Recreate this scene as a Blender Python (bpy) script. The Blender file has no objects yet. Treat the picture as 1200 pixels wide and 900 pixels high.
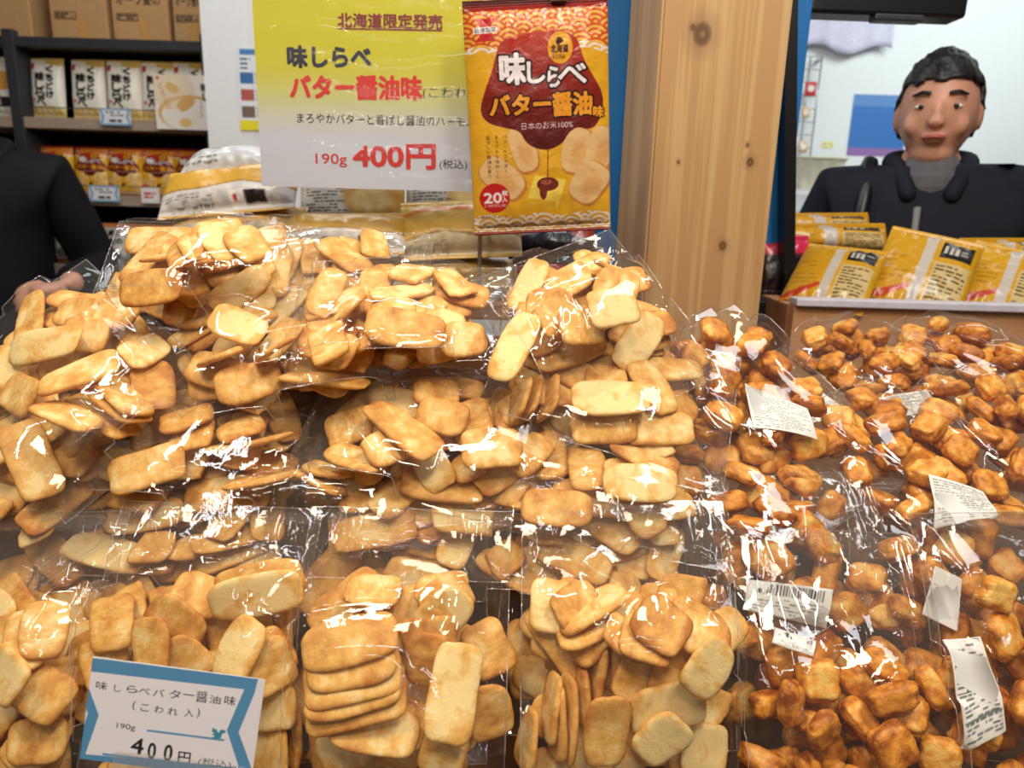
import bpy, bmesh, math, random
import numpy as np
from mathutils import Vector, Matrix, noise as mnoise
from mathutils.bvhtree import BVHTree

S = bpy.context.scene
COL = S.collection
PI = math.pi
rad = math.radians

# ------------------------------------------------------------------ camera
CAM = Vector((0.0, 0.0, 1.35))
FPX = 850.0
_u = Vector((100.0, 3450.0, 850.0)).normalized()          # world up seen from the camera
_f = Vector((0, 0, -1))
_yw = (_f - _u * _f.dot(_u)).normalized()
_xw = _yw.cross(_u)
ROT = Matrix((_xw, _yw, _u))                              # camera -> world
cam_d = bpy.data.cameras.new('camera')
cam = bpy.data.objects.new('camera', cam_d)
COL.objects.link(cam)
cam.matrix_world = Matrix.Translation(CAM) @ ROT.to_4x4()
cam_d.sensor_width = 36.0
cam_d.lens = FPX / 1200 * 36.0
cam_d.clip_start = 0.02
cam_d.dof.use_dof = True
cam_d.dof.focus_distance = 0.74
cam_d.dof.aperture_fstop = 6.0
S.camera = cam

S.view_settings.view_transform = 'Standard'
S.view_settings.look = 'None'
S.view_settings.gamma = 1.0
S.view_settings.use_curve_mapping = False
S.view_settings.exposure = -1.32
S.cycles.transparent_max_bounces = 40
S.cycles.max_bounces = 8
S.cycles.diffuse_bounces = 3
S.cycles.glossy_bounces = 3
S.cycles.caustics_reflective = False
S.cycles.caustics_refractive = False
S.cycles.sample_clamp_indirect = 6.0

W = bpy.data.worlds.new('world')
S.world = W
W.use_nodes = True
W.node_tree.nodes['Background'].inputs[0].default_value = (1.0, 0.86, 0.72, 1)
W.node_tree.nodes['Background'].inputs[1].default_value = 0.17


def area(name, loc, target, sx, sy, power, color):
    d = bpy.data.lights.new(name, 'AREA')
    d.shape = 'RECTANGLE'
    d.size, d.size_y = sx, sy
    d.energy = power
    d.color = color
    o = bpy.data.objects.new(name, d)
    COL.objects.link(o)
    o.location = loc
    o.rotation_euler = (Vector(target) - Vector(loc)).to_track_quat('-Z', 'Y').to_euler()
    return o


WARM = (1.0, 0.83, 0.62)
COOL = (0.93, 0.97, 1.0)
# ceiling tubes of the shop and the warm spots over the display
area('ceiling_tube', (-0.9, 0.2, 2.75), (-0.9, 0.2, 0), 0.06, 1.3, 24, COOL)
area('ceiling_tube', (0.55, 0.1, 2.75), (0.55, 0.1, 0), 0.06, 1.3, 24, COOL)
area('ceiling_tube', (-0.2, 1.5, 2.75), (-0.2, 1.4, 0), 1.3, 0.06, 24, COOL)
area('ceiling_spot', (-0.5, 0.1, 2.6), (-0.2, 0.72, 1.0), 0.26, 0.26, 24, WARM)
area('ceiling_spot', (0.55, 0.1, 2.6), (0.3, 0.72, 1.0), 0.26, 0.26, 24, WARM)
area('ceiling_spot', (0.0, -0.5, 2.5), (0.0, 0.7, 0.95), 0.3, 0.3, 24, WARM)
area('panel_light', (-1.0, 2.0, 2.75), (-1.0, 2.3, 1.2), 0.6, 0.6, 16, COOL)
area('panel_light', (2.1, 2.3, 2.75), (1.9, 3.6, 1.7), 1.2, 0.6, 62, (0.88, 1.0, 0.98))
for yy in (-2.2, -3.4, -4.8):
    area('ceiling_tube', (-0.35, yy, 2.75), (-0.35, yy, 0), 1.6, 0.06, 16, COOL)
area('panel_light', (0.8, 0.7, 2.75), (0.95, 1.6, 1.4), 0.4, 0.4, 17, COOL)  # unseen lamp added to brighten the man behind the gold packets


def at(px, py, Y):
    d = ROT @ Vector(((px - 600) / FPX, (450 - py) / FPX, -1.0))
    return CAM + d * ((Y - CAM.y) / d.y)


def ray(px, py):
    return (ROT @ Vector(((px - 600) / FPX, (450 - py) / FPX, -1.0))).normalized()


def proj(p):
    q = ROT.transposed() @ (Vector(p) - CAM)
    return 600 + FPX * q.x / -q.z, 450 - FPX * q.y / -q.z


# ------------------------------------------------------------------ small tools
def lin(c):
    f = lambda v: v / 12.92 if v <= 0.04045 else ((v + 0.055) / 1.055) ** 2.4
    return tuple(f(v / 255.0) for v in c) + (1.0,)


def link(o, parent=None):
    COL.objects.link(o)
    if parent is not None:
        o.parent = parent
    return o


def tag(o, label=None, cat=None, group=None, kind=None):
    if label: o['label'] = label
    if cat: o['category'] = cat
    if group: o['group'] = group
    if kind: o['kind'] = kind
    return o


def empty(name, loc=(0, 0, 0), label=None, cat=None, group=None, mat=None):
    o = bpy.data.objects.new(name, None)
    o.empty_display_size = 0.02
    COL.objects.link(o)
    if mat is not None:
        o.matrix_world = mat
    else:
        o.location = loc
    return tag(o, label, cat, group)


def mesh_obj(name, verts, faces, mat, parent=None, smooth=True):
    me = bpy.data.meshes.new(name)
    me.from_pydata([tuple(v) for v in verts], [], [tuple(f) for f in faces])
    if mat is not None:
        for m in (mat if isinstance(mat, (list, tuple)) else [mat]):
            me.materials.append(m)
    if smooth:
        me.polygons.foreach_set('use_smooth', [True] * len(me.polygons))
    me.update()
    return link(bpy.data.objects.new(name, me), parent)


class MB:
    """collects pieces of ONE part"""
    def __init__(s):
        s.v, s.f, s.mi = [], [], []

    def add(s, v, f, mi=0):
        o = len(s.v)
        s.v += [tuple(p) for p in v]
        s.f += [tuple(i + o for i in q) for q in f]
        s.mi += [mi] * len(f)
        return s

    def box(s, c, d, bev=0.0, M=None, mi=0):
        bm = bmesh.new()
        bmesh.ops.create_cube(bm, size=1)
        bmesh.ops.scale(bm, vec=d, verts=bm.verts)
        if bev > 0:
            bmesh.ops.bevel(bm, geom=bm.edges[:], offset=min(bev, min(d) * 0.45), segments=2, profile=0.5, affect='EDGES')
        bm.verts.index_update()
        c = Vector(c)
        vs = [(M @ v.co if M is not None else v.co) + c for v in bm.verts]
        s.add(vs, [[v.index for v in f.verts] for f in bm.faces], mi)
        bm.free()
        return s

    def tube(s, pts, r, n=10, mi=0):
        pts = [Vector(p) for p in pts]
        vs, fs = [], []
        up = None
        for i, p in enumerate(pts):
            t = (pts[min(i + 1, len(pts) - 1)] - pts[max(i - 1, 0)]).normalized()
            if up is None:
                up = t.orthogonal().normalized()
            up = (up - t * up.dot(t)).normalized()
            b = t.cross(up)
            rr = r[i] if isinstance(r, (list, tuple)) else r
            for k in range(n):
                a = 2 * PI * k / n
                vs.append(p + (up * math.cos(a) + b * math.sin(a)) * rr)
        for i in range(len(pts) - 1):
            for k in range(n):
                fs.append((i * n + k, i * n + (k + 1) % n, (i + 1) * n + (k + 1) % n, (i + 1) * n + k))
        fs.append(tuple(range(n))[::-1])
        fs.append(tuple((len(pts) - 1) * n + k for k in range(n)))
        return s.add(vs, fs, mi)

    def lathe(s, prof, c=(0, 0, 0), n=24, mi=0):
        vs, fs = [], []
        for r, z in prof:
            for k in range(n):
                a = 2 * PI * k / n
                vs.append((c[0] + r * math.cos(a), c[1] + r * math.sin(a), c[2] + z))
        for i in range(len(prof) - 1):
            for k in range(n):
                fs.append((i * n + k, i * n + (k + 1) % n, (i + 1) * n + (k + 1) % n, (i + 1) * n + k))
        return s.add(vs, fs, mi)

    def poly(s, pts2, z0, z1, mi=0):
        n = len(pts2)
        vs = [(x, y, z0) for x, y in pts2] + [(x, y, z1) for x, y in pts2]
        fs = [tuple(range(n))[::-1], tuple(range(n, 2 * n))] + [(i, (i + 1) % n, n + (i + 1) % n, n + i) for i in range(n)]
        return s.add(vs, fs, mi)

    def build(s, name, mat, parent=None, smooth=False):
        o = mesh_obj(name, s.v, s.f, mat, parent, smooth)
        if any(s.mi):
            o.data.polygons.foreach_set('material_index', s.mi)
        return o


# ------------------------------------------------------------------ materials
def mat_new(name):
    m = bpy.data.materials.new(name)
    m.use_nodes = True
    nt = m.node_tree
    return m, nt, nt.nodes['Principled BSDF'], nt.nodes['Material Output']


def N(nt, t, **kw):
    n = nt.nodes.new(t)
    for k, v in kw.items():
        if k.startswith('i_'):
            key = k[2:]
            n.inputs[int(key) if key.isdigit() else key].default_value = v
        else:
            setattr(n, k, v)
    return n


def ramp(nt, stops):
    r = nt.nodes.new('ShaderNodeValToRGB')
    e = r.color_ramp.elements
    while len(e) < len(stops):
        e.new(0.5)
    for i, (p, c) in enumerate(stops):
        e[i].position = p
        e[i].color = c
    return r


def plain(name, c, rough=0.5, metal=0.0, spec=0.5, var=0.04, vscale=60.0, bump=0.0, bscale=200.0):
    m, nt, b, o = mat_new(name)
    b.inputs['Roughness'].default_value = rough
    b.inputs['Metallic'].default_value = metal
    b.inputs['Specular IOR Level'].default_value = spec
    tc = N(nt, 'ShaderNodeTexCoord')
    nz = N(nt, 'ShaderNodeTexNoise')
    nz.inputs['Scale'].default_value = vscale
    nt.links.new(tc.outputs['Object'], nz.inputs['Vector'])
    c = lin(c)
    rp = ramp(nt, [(0.3, tuple(max(0, v * (1 - var * 2)) for v in c[:3]) + (1,)), (0.7, tuple(min(1, v * (1 + var * 2)) for v in c[:3]) + (1,))])
    nt.links.new(nz.outputs['Fac'], rp.inputs['Fac'])
    nt.links.new(rp.outputs['Color'], b.inputs['Base Color'])
    if bump:
        n2 = N(nt, 'ShaderNodeTexNoise')
        n2.inputs['Scale'].default_value = bscale
        nt.links.new(tc.outputs['Object'], n2.inputs['Vector'])
        bp = N(nt, 'ShaderNodeBump')
        bp.inputs['Strength'].default_value = bump
        bp.inputs['Distance'].default_value = 0.002
        nt.links.new(n2.outputs['Fac'], bp.inputs['Height'])
        nt.links.new(bp.outputs['Normal'], b.inputs['Normal'])
    return m


def wood(name, c1, c2, stretch=(18, 18, 1.2), rough=0.5):
    m, nt, b, o = mat_new(name)
    b.inputs['Roughness'].default_value = rough
    tc = N(nt, 'ShaderNodeTexCoord')
    mp = N(nt, 'ShaderNodeMapping')
    mp.inputs['Scale'].default_value = stretch
    nt.links.new(tc.outputs['Object'], mp.inputs['Vector'])
    nz = N(nt, 'ShaderNodeTexNoise')
    nz.inputs['Scale'].default_value = 2.2
    nz.inputs['Detail'].default_value = 6
    nz.inputs['Distortion'].default_value = 0.6
    nt.links.new(mp.outputs[0], nz.inputs['Vector'])
    rp = ramp(nt, [(0.25, lin(c2)), (0.5, lin(c1)), (0.75, lin(c2))])
    nt.links.new(nz.outputs['Fac'], rp.inputs['Fac'])
    nt.links.new(rp.outputs['Color'], b.inputs['Base Color'])
    return m


def film(name, base=0.05, rough=0.028, haze=0.016, hazec=(0.9, 0.86, 0.8, 1), bump=0.025, bscale=110.0, tint=(1, 1, 1, 1)):
    """thin clear plastic: mostly see-through, a mirror sheen that grows at glancing angles"""
    m, nt, b, o = mat_new(name)
    nt.nodes.remove(b)
    tr = N(nt, 'ShaderNodeBsdfTransparent')
    tr.inputs[0].default_value = tint
    gl = N(nt, 'ShaderNodeBsdfGlossy')
    gl.inputs['Roughness'].default_value = rough
    df = N(nt, 'ShaderNodeBsdfDiffuse')
    df.inputs[0].default_value = hazec
    tc = N(nt, 'ShaderNodeTexCoord')
    nz = N(nt, 'ShaderNodeTexNoise')
    nz.inputs['Scale'].default_value = bscale
    nz.inputs['Detail'].default_value = 2
    nz.inputs['Distortion'].default_value = 1.2
    nt.links.new(tc.outputs['Object'], nz.inputs['Vector'])
    bp = N(nt, 'ShaderNodeBump')
    bp.inputs['Strength'].default_value = bump
    bp.inputs['Distance'].default_value = 0.004
    nt.links.new(nz.outputs['Fac'], bp.inputs['Height'])
    nt.links.new(bp.outputs['Normal'], gl.inputs['Normal'])
    lw = N(nt, 'ShaderNodeLayerWeight')
    lw.inputs['Blend'].default_value = 0.5
    pw = N(nt, 'ShaderNodeMath', operation='POWER')
    nt.links.new(lw.outputs['Facing'], pw.inputs[0])
    pw.inputs[1].default_value = 4.0
    ma = N(nt, 'ShaderNodeMath', operation='MULTIPLY_ADD')
    nt.links.new(pw.outputs[0], ma.inputs[0])
    ma.inputs[1].default_value = 0.28
    ma.inputs[2].default_value = base
    m1 = N(nt, 'ShaderNodeMixShader')
    m1.inputs[0].default_value = haze
    nt.links.new(tr.outputs[0], m1.inputs[1])
    nt.links.new(df.outputs[0], m1.inputs[2])
    m2 = N(nt, 'ShaderNodeMixShader')
    nt.links.new(ma.outputs[0], m2.inputs[0])
    nt.links.new(m1.outputs[0], m2.inputs[1])
    nt.links.new(gl.outputs[0], m2.inputs[2])
    nt.links.new(m2.outputs[0], o.inputs['Surface'])
    return m


def snack(name, pale, mid, dark, nscale, bump, rough, edge_amt):
    """baked or fried surface: blotchy, more toasted towards the rim, tone shifted per piece"""
    m, nt, b, o = mat_new(name)
    b.inputs['Roughness'].default_value = rough
    b.inputs['Specular IOR Level'].default_value = 0.35
    tc = N(nt, 'ShaderNodeTexCoord')
    oi = N(nt, 'ShaderNodeObjectInfo')
    mul = N(nt, 'ShaderNodeMath', operation='MULTIPLY')
    nt.links.new(oi.outputs['Random'], mul.inputs[0])
    mul.inputs[1].default_value = 37.0
    add = N(nt, 'ShaderNodeVectorMath', operation='ADD')
    nt.links.new(tc.outputs['Object'], add.inputs[0])
    nt.links.new(mul.outputs[0], add.inputs[1])
    nz = N(nt, 'ShaderNodeTexNoise')
    nz.inputs['Scale'].default_value = nscale
    nz.inputs['Detail'].default_value = 4
    nz.inputs['Roughness'].default_value = 0.6
    nt.links.new(add.outputs[0], nz.inputs['Vector'])
    at_ = N(nt, 'ShaderNodeAttribute', attribute_name='toast')
    tone = N(nt, 'ShaderNodeAttribute', attribute_name='tone', attribute_type='OBJECT')
    t1 = N(nt, 'ShaderNodeMath', operation='MULTIPLY_ADD')
    nt.links.new(at_.outputs['Fac'], t1.inputs[0])
    t1.inputs[1].default_value = edge_amt
    nt.links.new(nz.outputs['Fac'], t1.inputs[2])
    t2 = N(nt, 'ShaderNodeMath', operation='ADD')
    nt.links.new(t1.outputs[0], t2.inputs[0])
    nt.links.new(tone.outputs['Fac'], t2.inputs[1])
    rp = ramp(nt, [(0.38, lin(pale)), (0.54, lin(mid)), (0.82, lin(dark))])
    nt.links.new(t2.outputs[0], rp.inputs['Fac'])
    nt.links.new(rp.outputs['Color'], b.inputs['Base Color'])
    n2 = N(nt, 'ShaderNodeTexNoise')
    n2.inputs['Scale'].default_value = nscale * 9
    n2.inputs['Detail'].default_value = 3
    nt.links.new(add.outputs[0], n2.inputs['Vector'])
    n3 = N(nt, 'ShaderNodeMath', operation='MULTIPLY_ADD')
    nt.links.new(nz.outputs['Fac'], n3.inputs[0])
    n3.inputs[1].default_value = 2.0
    nt.links.new(n2.outputs['Fac'], n3.inputs[2])
    bp = N(nt, 'ShaderNodeBump')
    bp.inputs['Strength'].default_value = bump
    bp.inputs['Distance'].default_value = 0.0012
    nt.links.new(n3.outputs[0], bp.inputs['Height'])
    nt.links.new(bp.outputs['Normal'], b.inputs['Normal'])
    return m


M_FILM = film('clear_film')
M_SEAL = film('clear_film_seal', base=0.08, rough=0.08, haze=0.03, bump=0.4, bscale=500.0)
M_RIM = film('clear_film_edge', base=0.16, rough=0.1, haze=0.16, bump=0.0)
M_CRACK = snack('rice_cracker', (252, 222, 154), (238, 182, 94), (190, 116, 46), 42.0, 0.35, 0.6, 0.16)
M_PUFF = snack('fried_rice_puff', (250, 202, 108), (236, 156, 52), (156, 78, 18), 60.0, 0.6, 0.34, 0.24)


# ------------------------------------------------------------------ snack pieces
def sstep(a, b, x):
    t = np.clip((x - a) / (b - a), 0, 1)
    return t * t * (3 - 2 * t)


def cracker_mesh(seed, Lx=0.088, Wy=0.041, th=0.0062, cut=None):
    rs = random.Random(seed)
    n, prof = 44, [(1.0, 0.0), (0.985, 0.42), (0.93, 0.78), (0.82, 1.0), (0.6, 1.0), (0.3, 0.96), (0.0, 0.94)]
    ex = rs.uniform(3.6, 5.0)
    ph = [rs.uniform(0, 6.28) for _ in range(6)]
    bend, tw = rs.uniform(-1, 1) * 0.0035, rs.uniform(-1, 1) * 0.0025
    out = []
    for k in range(n):
        a = 2 * PI * k / n
        c, s_ = math.cos(a), math.sin(a)
        r = 1.0 / ((abs(c) ** ex + abs(s_) ** ex) ** (1 / ex))
        x, y = r * c * Lx / 2, r * s_ * Wy / 2
        w = 1 + 0.012 * math.sin(2 * a + ph[0]) + 0.012 * math.sin(3 * a + ph[1]) + 0.008 * math.sin(7 * a + ph[2]) + 0.006 * math.sin(13 * a + ph[3])
        x, y = x * w, y * w * (1 + 0.03 * math.sin(x * 70 + ph[4]))
        if cut is not None:
            lim = cut * Lx / 2 + 0.22 * y + 0.0014 * math.sin(y * 190 + ph[5]) + 0.0006 * math.sin(y * 520)
            x = min(x, lim + 0.12 * max(0.0, x - lim))
        out.append((x, y))
    cx = sum(p[0] for p in out) / n
    verts, faces, toast = [], [], []
    rings = [(s_, z, 1) for s_, z in prof] + [(s_, z, -1) for s_, z in prof[1:]]
    idx = []
    for (s_, z, sg) in rings:
        row = []
        if s_ == 0.0:
            row = [len(verts)] * n
            pts = [(cx, 0)]
        else:
            row = [len(verts) + k for k in range(n)]
            pts = [(cx + (x - cx) * s_, y * s_) for x, y in out]
        for x, y in pts:
            bumpz = 0.0006 * mnoise.noise((x * 70 + seed, y * 70, sg * 3.0)) + 0.0004 * mnoise.noise((x * 200, y * 200 + seed, sg))
            zz = sg * z * th / 2 * (1 + 0.12 * mnoise.noise((x * 40, y * 40, seed * 1.7))) + bumpz * (1 if z > 0.5 else 0.3)
            zz += bend * (2 * x / Lx) ** 2 + tw * (2 * x / Lx) * (2 * y / Wy)
            verts.append((x - cx, y, zz))
            toast.append(max(0.0, (s_ - 0.62) / 0.38) ** 1.6 if s_ > 0.62 else 0.0)
        idx.append(row)
    nt_ = len(prof)
    order = list(range(nt_ - 1, -1, -1)) + list(range(nt_, len(rings)))
    for a, b in zip(order, order[1:]):
        for k in range(n):
            q = [idx[a][k], idx[b][k], idx[b][(k + 1) % n], idx[a][(k + 1) % n]]
            q = [v for i, v in enumerate(q) if v not in q[:i]]
            if len(q) > 2:
                faces.append(q)
    return finish_piece('rice_cracker', verts, faces, toast, M_CRACK)


def finish_piece(name, verts, faces, toast, mat):
    me = bpy.data.meshes.new(name)
    me.from_pydata(verts, [], faces)
    me.materials.append(mat)
    bm = bmesh.new(); bm.from_mesh(me)
    bmesh.ops.recalc_face_normals(bm, faces=bm.faces)
    bm.to_mesh(me); bm.free()
    me.polygons.foreach_set('use_smooth', [True] * len(me.polygons))
    a = me.attributes.new('toast', 'FLOAT', 'POINT')
    a.data.foreach_set('value', toast)
    return me


def puff_mesh(seed):
    rs = random.Random(seed * 7 + 1)
    bm = bmesh.new()
    bmesh.ops.create_cube(bm, size=2)
    bmesh.ops.subdivide_edges(bm, edges=bm.edges[:], cuts=11, use_grid_fill=True)
    sx, sy, sz = rs.uniform(0.0185, 0.0225), rs.uniform(0.0165, 0.0205), rs.uniform(0.009, 0.0115)
    if seed % 4 == 3:
        sx, sy, sz = 0.023, 0.0125, 0.0105
    ex = rs.uniform(4.0, 6.0)
    verts, toast = [], []
    bm.verts.index_update()
    off = seed * 11.3
    for v in bm.verts:
        c = v.co
        q = Vector((c.x, c.y, c.z))
        q = q / ((abs(q.x) ** ex + abs(q.y) ** ex + abs(q.z) ** 2.2) ** (1 / 3.0))
        q = Vector((q.x, q.y, q.z * 1.0))
        d = 1 + 0.15 * mnoise.noise(q * 1.1 + Vector((off, 0, 0))) + 0.07 * mnoise.noise(q * 2.3 + Vector((0, off, 0))) + 0.03 * mnoise.noise(q * 6 + Vector((0, 0, off)))
        groove = -0.10 * math.exp(-(abs(q.y + 0.25 * math.sin(q.x * 2 + off)) / 0.16) ** 2) * (1 if q.z > 0 else 0.3) * (0.5 + 0.5 * math.sin(off))
        d += groove
        verts.append((q.x * sx * d, q.y * sy * d, q.z * sz * d))
        toast.append(max(0.0, min(1.0, 0.7 * abs(q.x) ** 4 + 0.7 * abs(q.y) ** 4 + 0.7 * mnoise.noise(q * 2.2 + Vector((off, off, 0))))))
    faces = [[v.index for v in f.verts] for f in bm.faces]
    bm.free()
    return finish_piece('fried_rice_puff', verts, faces, toast, M_PUFF)


CR = [cracker_mesh(i + 1, Lx=0.088 + 0.004 * math.sin(i * 2.1), Wy=0.041 + 0.002 * math.cos(i * 1.3)) for i in range(8)]
CB = [cracker_mesh(30 + i, cut=c) for i, c in enumerate((0.35, 0.0, -0.25, 0.5))]
PF = [puff_mesh(i) for i in range(8)]


def mesh_pts(me, step=0.0022):
    """dense surface samples of a piece, for resting one on another"""
    co = np.array([v.co[:] for v in me.vertices])
    pts = [co]
    for p in me.polygons:
        vs = co[list(p.vertices)]
        pts.append(vs.mean(0)[None])
        m = max(1, int(np.linalg.norm(vs.max(0) - vs.min(0)) / step))
        for i in range(1, m):
            for j in range(len(vs)):
                pts.append((vs[j] * (i / m) + vs.mean(0) * (1 - i / m))[None])
    return np.concatenate(pts)


PTS = {me.name: mesh_pts(me) for me in CR + CB + PF}


def rot_from(nrm, yaw):
    """3x3: local z -> nrm, long axis (local x) heads along yaw in the xy-plane"""
    z = np.array(nrm, float); z /= np.linalg.norm(z)
    x = np.array((math.cos(yaw), math.sin(yaw), 0.0))
    x = x - z * x.dot(z); x /= np.linalg.norm(x)
    y = np.cross(z, x)
    return np.stack((x, y, z), 1)


class Pack:
    """the inside of one clear bag in the bag's own frame: pieces settle one on another"""
    def __init__(s, W_, L_, cy, a, b, Tb, Tt, h=0.003, p=3.0):
        s.W, s.L, s.cy, s.a, s.b, s.Tb, s.Tt, s.h = W_, L_, cy, a, b, Tb, Tt, h
        s.nx, s.ny = int(round(W_ / h)) + 1, int(round(L_ / h)) + 1
        s.X, s.Y = np.meshgrid(np.linspace(-W_ / 2, W_ / 2, s.nx), np.linspace(-L_ / 2, L_ / 2, s.ny), indexing='ij')
        r = ((np.abs(s.X) / a) ** p + (np.abs(s.Y - cy) / b) ** p) ** (1 / p)
        s.r = r
        s.sh = np.where(r < 1, np.clip(1 - r ** 2.6, 0, 1) ** 0.62, 0)
        s.H = -Tb * s.sh + np.where(r >= 1, 0.03 * (r - 1), 0)
        s.H0 = s.H.copy()
        s.low = np.full_like(s.H, 9.0)
        s.top = np.full_like(s.H, -9.0)
        s.items = []

    def ij(s, P):
        i = np.clip(np.round((P[:, 0] + s.W / 2) / s.h).astype(int), 0, s.nx - 1)
        j = np.clip(np.round((P[:, 1] + s.L / 2) / s.h).astype(int), 0, s.ny - 1)
        return i, j

    def rest(s, me, R, x, y, sc):
        P = (PTS[me.name] * sc) @ R.T
        P = P + np.array((x, y, 0))
        i, j = s.ij(P)
        lift = (s.H[i, j] - P[:, 2]).max()
        return lift, P, i, j

    def commit(s, me, R, x, y, sc, tone, lift, P, i, j):
        z = P[:, 2] + lift
        np.maximum.at(s.H, (i, j), z)
        np.maximum.at(s.top, (i, j), z)
        np.minimum.at(s.low, (i, j), z)
        M = np.eye(4)
        M[:3, :3] = R * np.array(sc)[None, :]
        M[:3, 3] = (x, y, lift)
        s.items.append((me, M, tone))

    def normal_at(s, x, y, yaw, hl, hw, mx):
        """slope of the heap under a footprint, tilt limited to mx"""
        c, sn = math.cos(yaw), math.sin(yaw)
        g = [(u * hl, v * hw) for u in (-0.9, -0.45, 0, 0.45, 0.9) for v in (-0.8, 0, 0.8)]
        Q = np.array([(x + u * c - v * sn, y + u * sn + v * c, 0) for u, v in g])
        i, j = s.ij(Q)
        A = np.c_[Q[:, 0] - x, Q[:, 1] - y, np.ones(len(Q))]
        k, *_ = np.linalg.lstsq(A, s.H[i, j], rcond=None)
        sl = math.hypot(k[0], k[1])
        f = min(1.0, mx / sl) if sl > 1e-6 else 1.0
        return (-k[0] * f, -k[1] * f, 1.0), k[2]

    def fill(s, rs, n, kind, level=1.0, edge=0.15):
        for _ in range(n):
            best = None
            for _t in range(12):
                if kind == 'cracker':
                    me = rs.choice(CR) if rs.random() < 0.84 else rs.choice(CB)
                    sc = (rs.uniform(0.86, 1.0),) * 3
                    hl, hw = 0.04, 0.018
                else:
                    me = rs.choice(PF)
                    sc = (rs.uniform(0.85, 1.12),) * 3
                    hl, hw = 0.014, 0.012
                x = rs.uniform(-1, 1) * max(0.004, s.a - hl * 0.5)
                y = s.cy + rs.uniform(-1, 1) * max(0.004, s.b - hl * 0.55)
                yaw = rs.uniform(0, 2 * PI)
                nr, z0 = s.normal_at(x, y, yaw, hl, hw, 0.32 if kind == 'cracker' else 0.5)
                if kind == 'cracker' and rs.random() < edge:
                    t = rs.uniform(0.6, 1.3)
                    nr = (-math.sin(yaw) * t, math.cos(yaw) * t, 1.0)
                if kind != 'cracker':
                    nr = (nr[0] + rs.uniform(-0.6, 0.6), nr[1] + rs.uniform(-0.6, 0.6), 1)
                R = rot_from(nr, yaw)
                lift, P, i, j = s.rest(me, R, x, y, sc)
                tgt = s.Tt * level * s.sh[i, j].min()
                over = (P[:, 2] + lift).max() - s.Tt * level * max(0.25, float(s.sh[i, j].mean()))
                outb = max(0.0, float(s.r[i, j].max()) - 1.06)
                cost = over + 0.06 * outb
                if best is None or cost < best[0]:
                    best = (cost, me, R, x, y, sc, lift, P, i, j)
            if best[0] > (0.015 if kind == 'cracker' else 0.019):
                continue
            _, me, R, x, y, sc, lift, P, i, j = best
            s.commit(me, R, x, y, sc, rs.gauss(-0.02 if kind == 'cracker' else 0.025, 0.07), lift, P, i, j)

    def put(s, rs, hit, f, edge=0, tone=0.0, broken=False, wid=1.0, mx=0.35, cap=2.9):
        zc = s.Tt * 0.8
        for it in range(3):
            x1, y1 = hit(f[0], f[1], zc); x2, y2 = hit(f[2], f[3], zc)
            x, y, yaw, length = (x1 + x2) / 2, (y1 + y2) / 2, math.atan2(y2 - y1, x2 - x1), math.hypot(x2 - x1, y2 - y1)
            if it == 0:
                me = rs.choice(CB if broken else CR)
            got = s.pose(me, x, y, yaw, length, edge, broken, wid, mx, cap)
            zc = got[1]
        R, lift, P, i, j, sc = got
        s.commit(me, R, x, y, sc, tone, lift, P, i, j)

    def pose(s, me, x, y, yaw, length, edge, broken, wid, mx, cap):
        k = length / (0.088 if not broken else 0.055)
        k = min(1.25, max(0.55, k))
        sc = (k, wid, 1.0)
        if edge:
            nr = (-math.sin(yaw) * edge, math.cos(yaw) * edge, 1.0)
        else:
            nr, _ = s.normal_at(x, y, yaw, 0.04 * k, 0.018, mx)
        R = rot_from(nr, yaw)
        lift, P, i, j = s.rest(me, R, x, y, sc)
        lift = min(lift, s.Tt * cap * (0.38 if edge > 1.4 else 1.0))
        return R, lift, P, i, j, sc

    def sheet(s, sign, rs, crease=12, amp=0.0022, bow=0.0, flap=None, noise=0.003, clear=0.0010, flat_tail=0.0):
        """the film draped over the heap: a stretched skin held up by the pieces"""
        ob = s.top if sign > 0 else -s.low
        ob = np.where(ob < -5, -9.0, ob)
        for _ in range(4):
            p = np.pad(ob, 1, constant_values=-9.0)
            ob = np.max([p[a:a + s.nx, b:b + s.ny] for a in range(3) for b in range(3)], 0)
        ob = np.where(ob > -5, ob + clear, -9.0)
        z = np.maximum(ob, (s.Tt if sign > 0 else s.Tb) * 0.6 * s.sh)
        z = np.maximum(z, 0)
        for k in range(170):
            av = (z[:-2, 1:-1] + z[2:, 1:-1] + z[1:-1, :-2] + z[1:-1, 2:]) * 0.25
            z[1:-1, 1:-1] = np.maximum(av, ob[1:-1, 1:-1])
        for k in range(36):
            z[1:-1, 1:-1] = (z[:-2, 1:-1] + z[2:, 1:-1] + z[1:-1, :-2] + z[1:-1, 2:]) * 0.25
        z = z + 0.0022 * sstep(0.0, 0.006, z)
        gap = z - np.where(ob > -5, ob, z - 0.004)
        free = np.clip(gap / 0.006, 0.3, 1.0)
        w = np.zeros_like(z)
        for _ in range(crease):
            a0 = rs.uniform(0, 2 * PI)
            x0, y0 = s.a * 0.8 * math.cos(a0), s.cy + s.b * 0.85 * math.sin(a0)
            ang = a0 + rs.gauss(0, 0.55)
            dx, dy = math.cos(ang), math.sin(ang)
            ln = rs.uniform(0.05, 0.14)
            t = (s.X - x0) * dx + (s.Y - y0) * dy
            d = -(s.X - x0) * dy + (s.Y - y0) * dx + 0.003 * np.sin(t * 30 + a0 * 9)
            wd = rs.uniform(0.003, 0.007)
            w += rs.choice((1, 1, -1)) * amp * rs.uniform(0.5, 1.3) * np.exp(-np.abs(d) / wd) * sstep(-0.3 * ln, 0.2 * ln, t) * (1 - sstep(0.6 * ln, 1.2 * ln, t))
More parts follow.
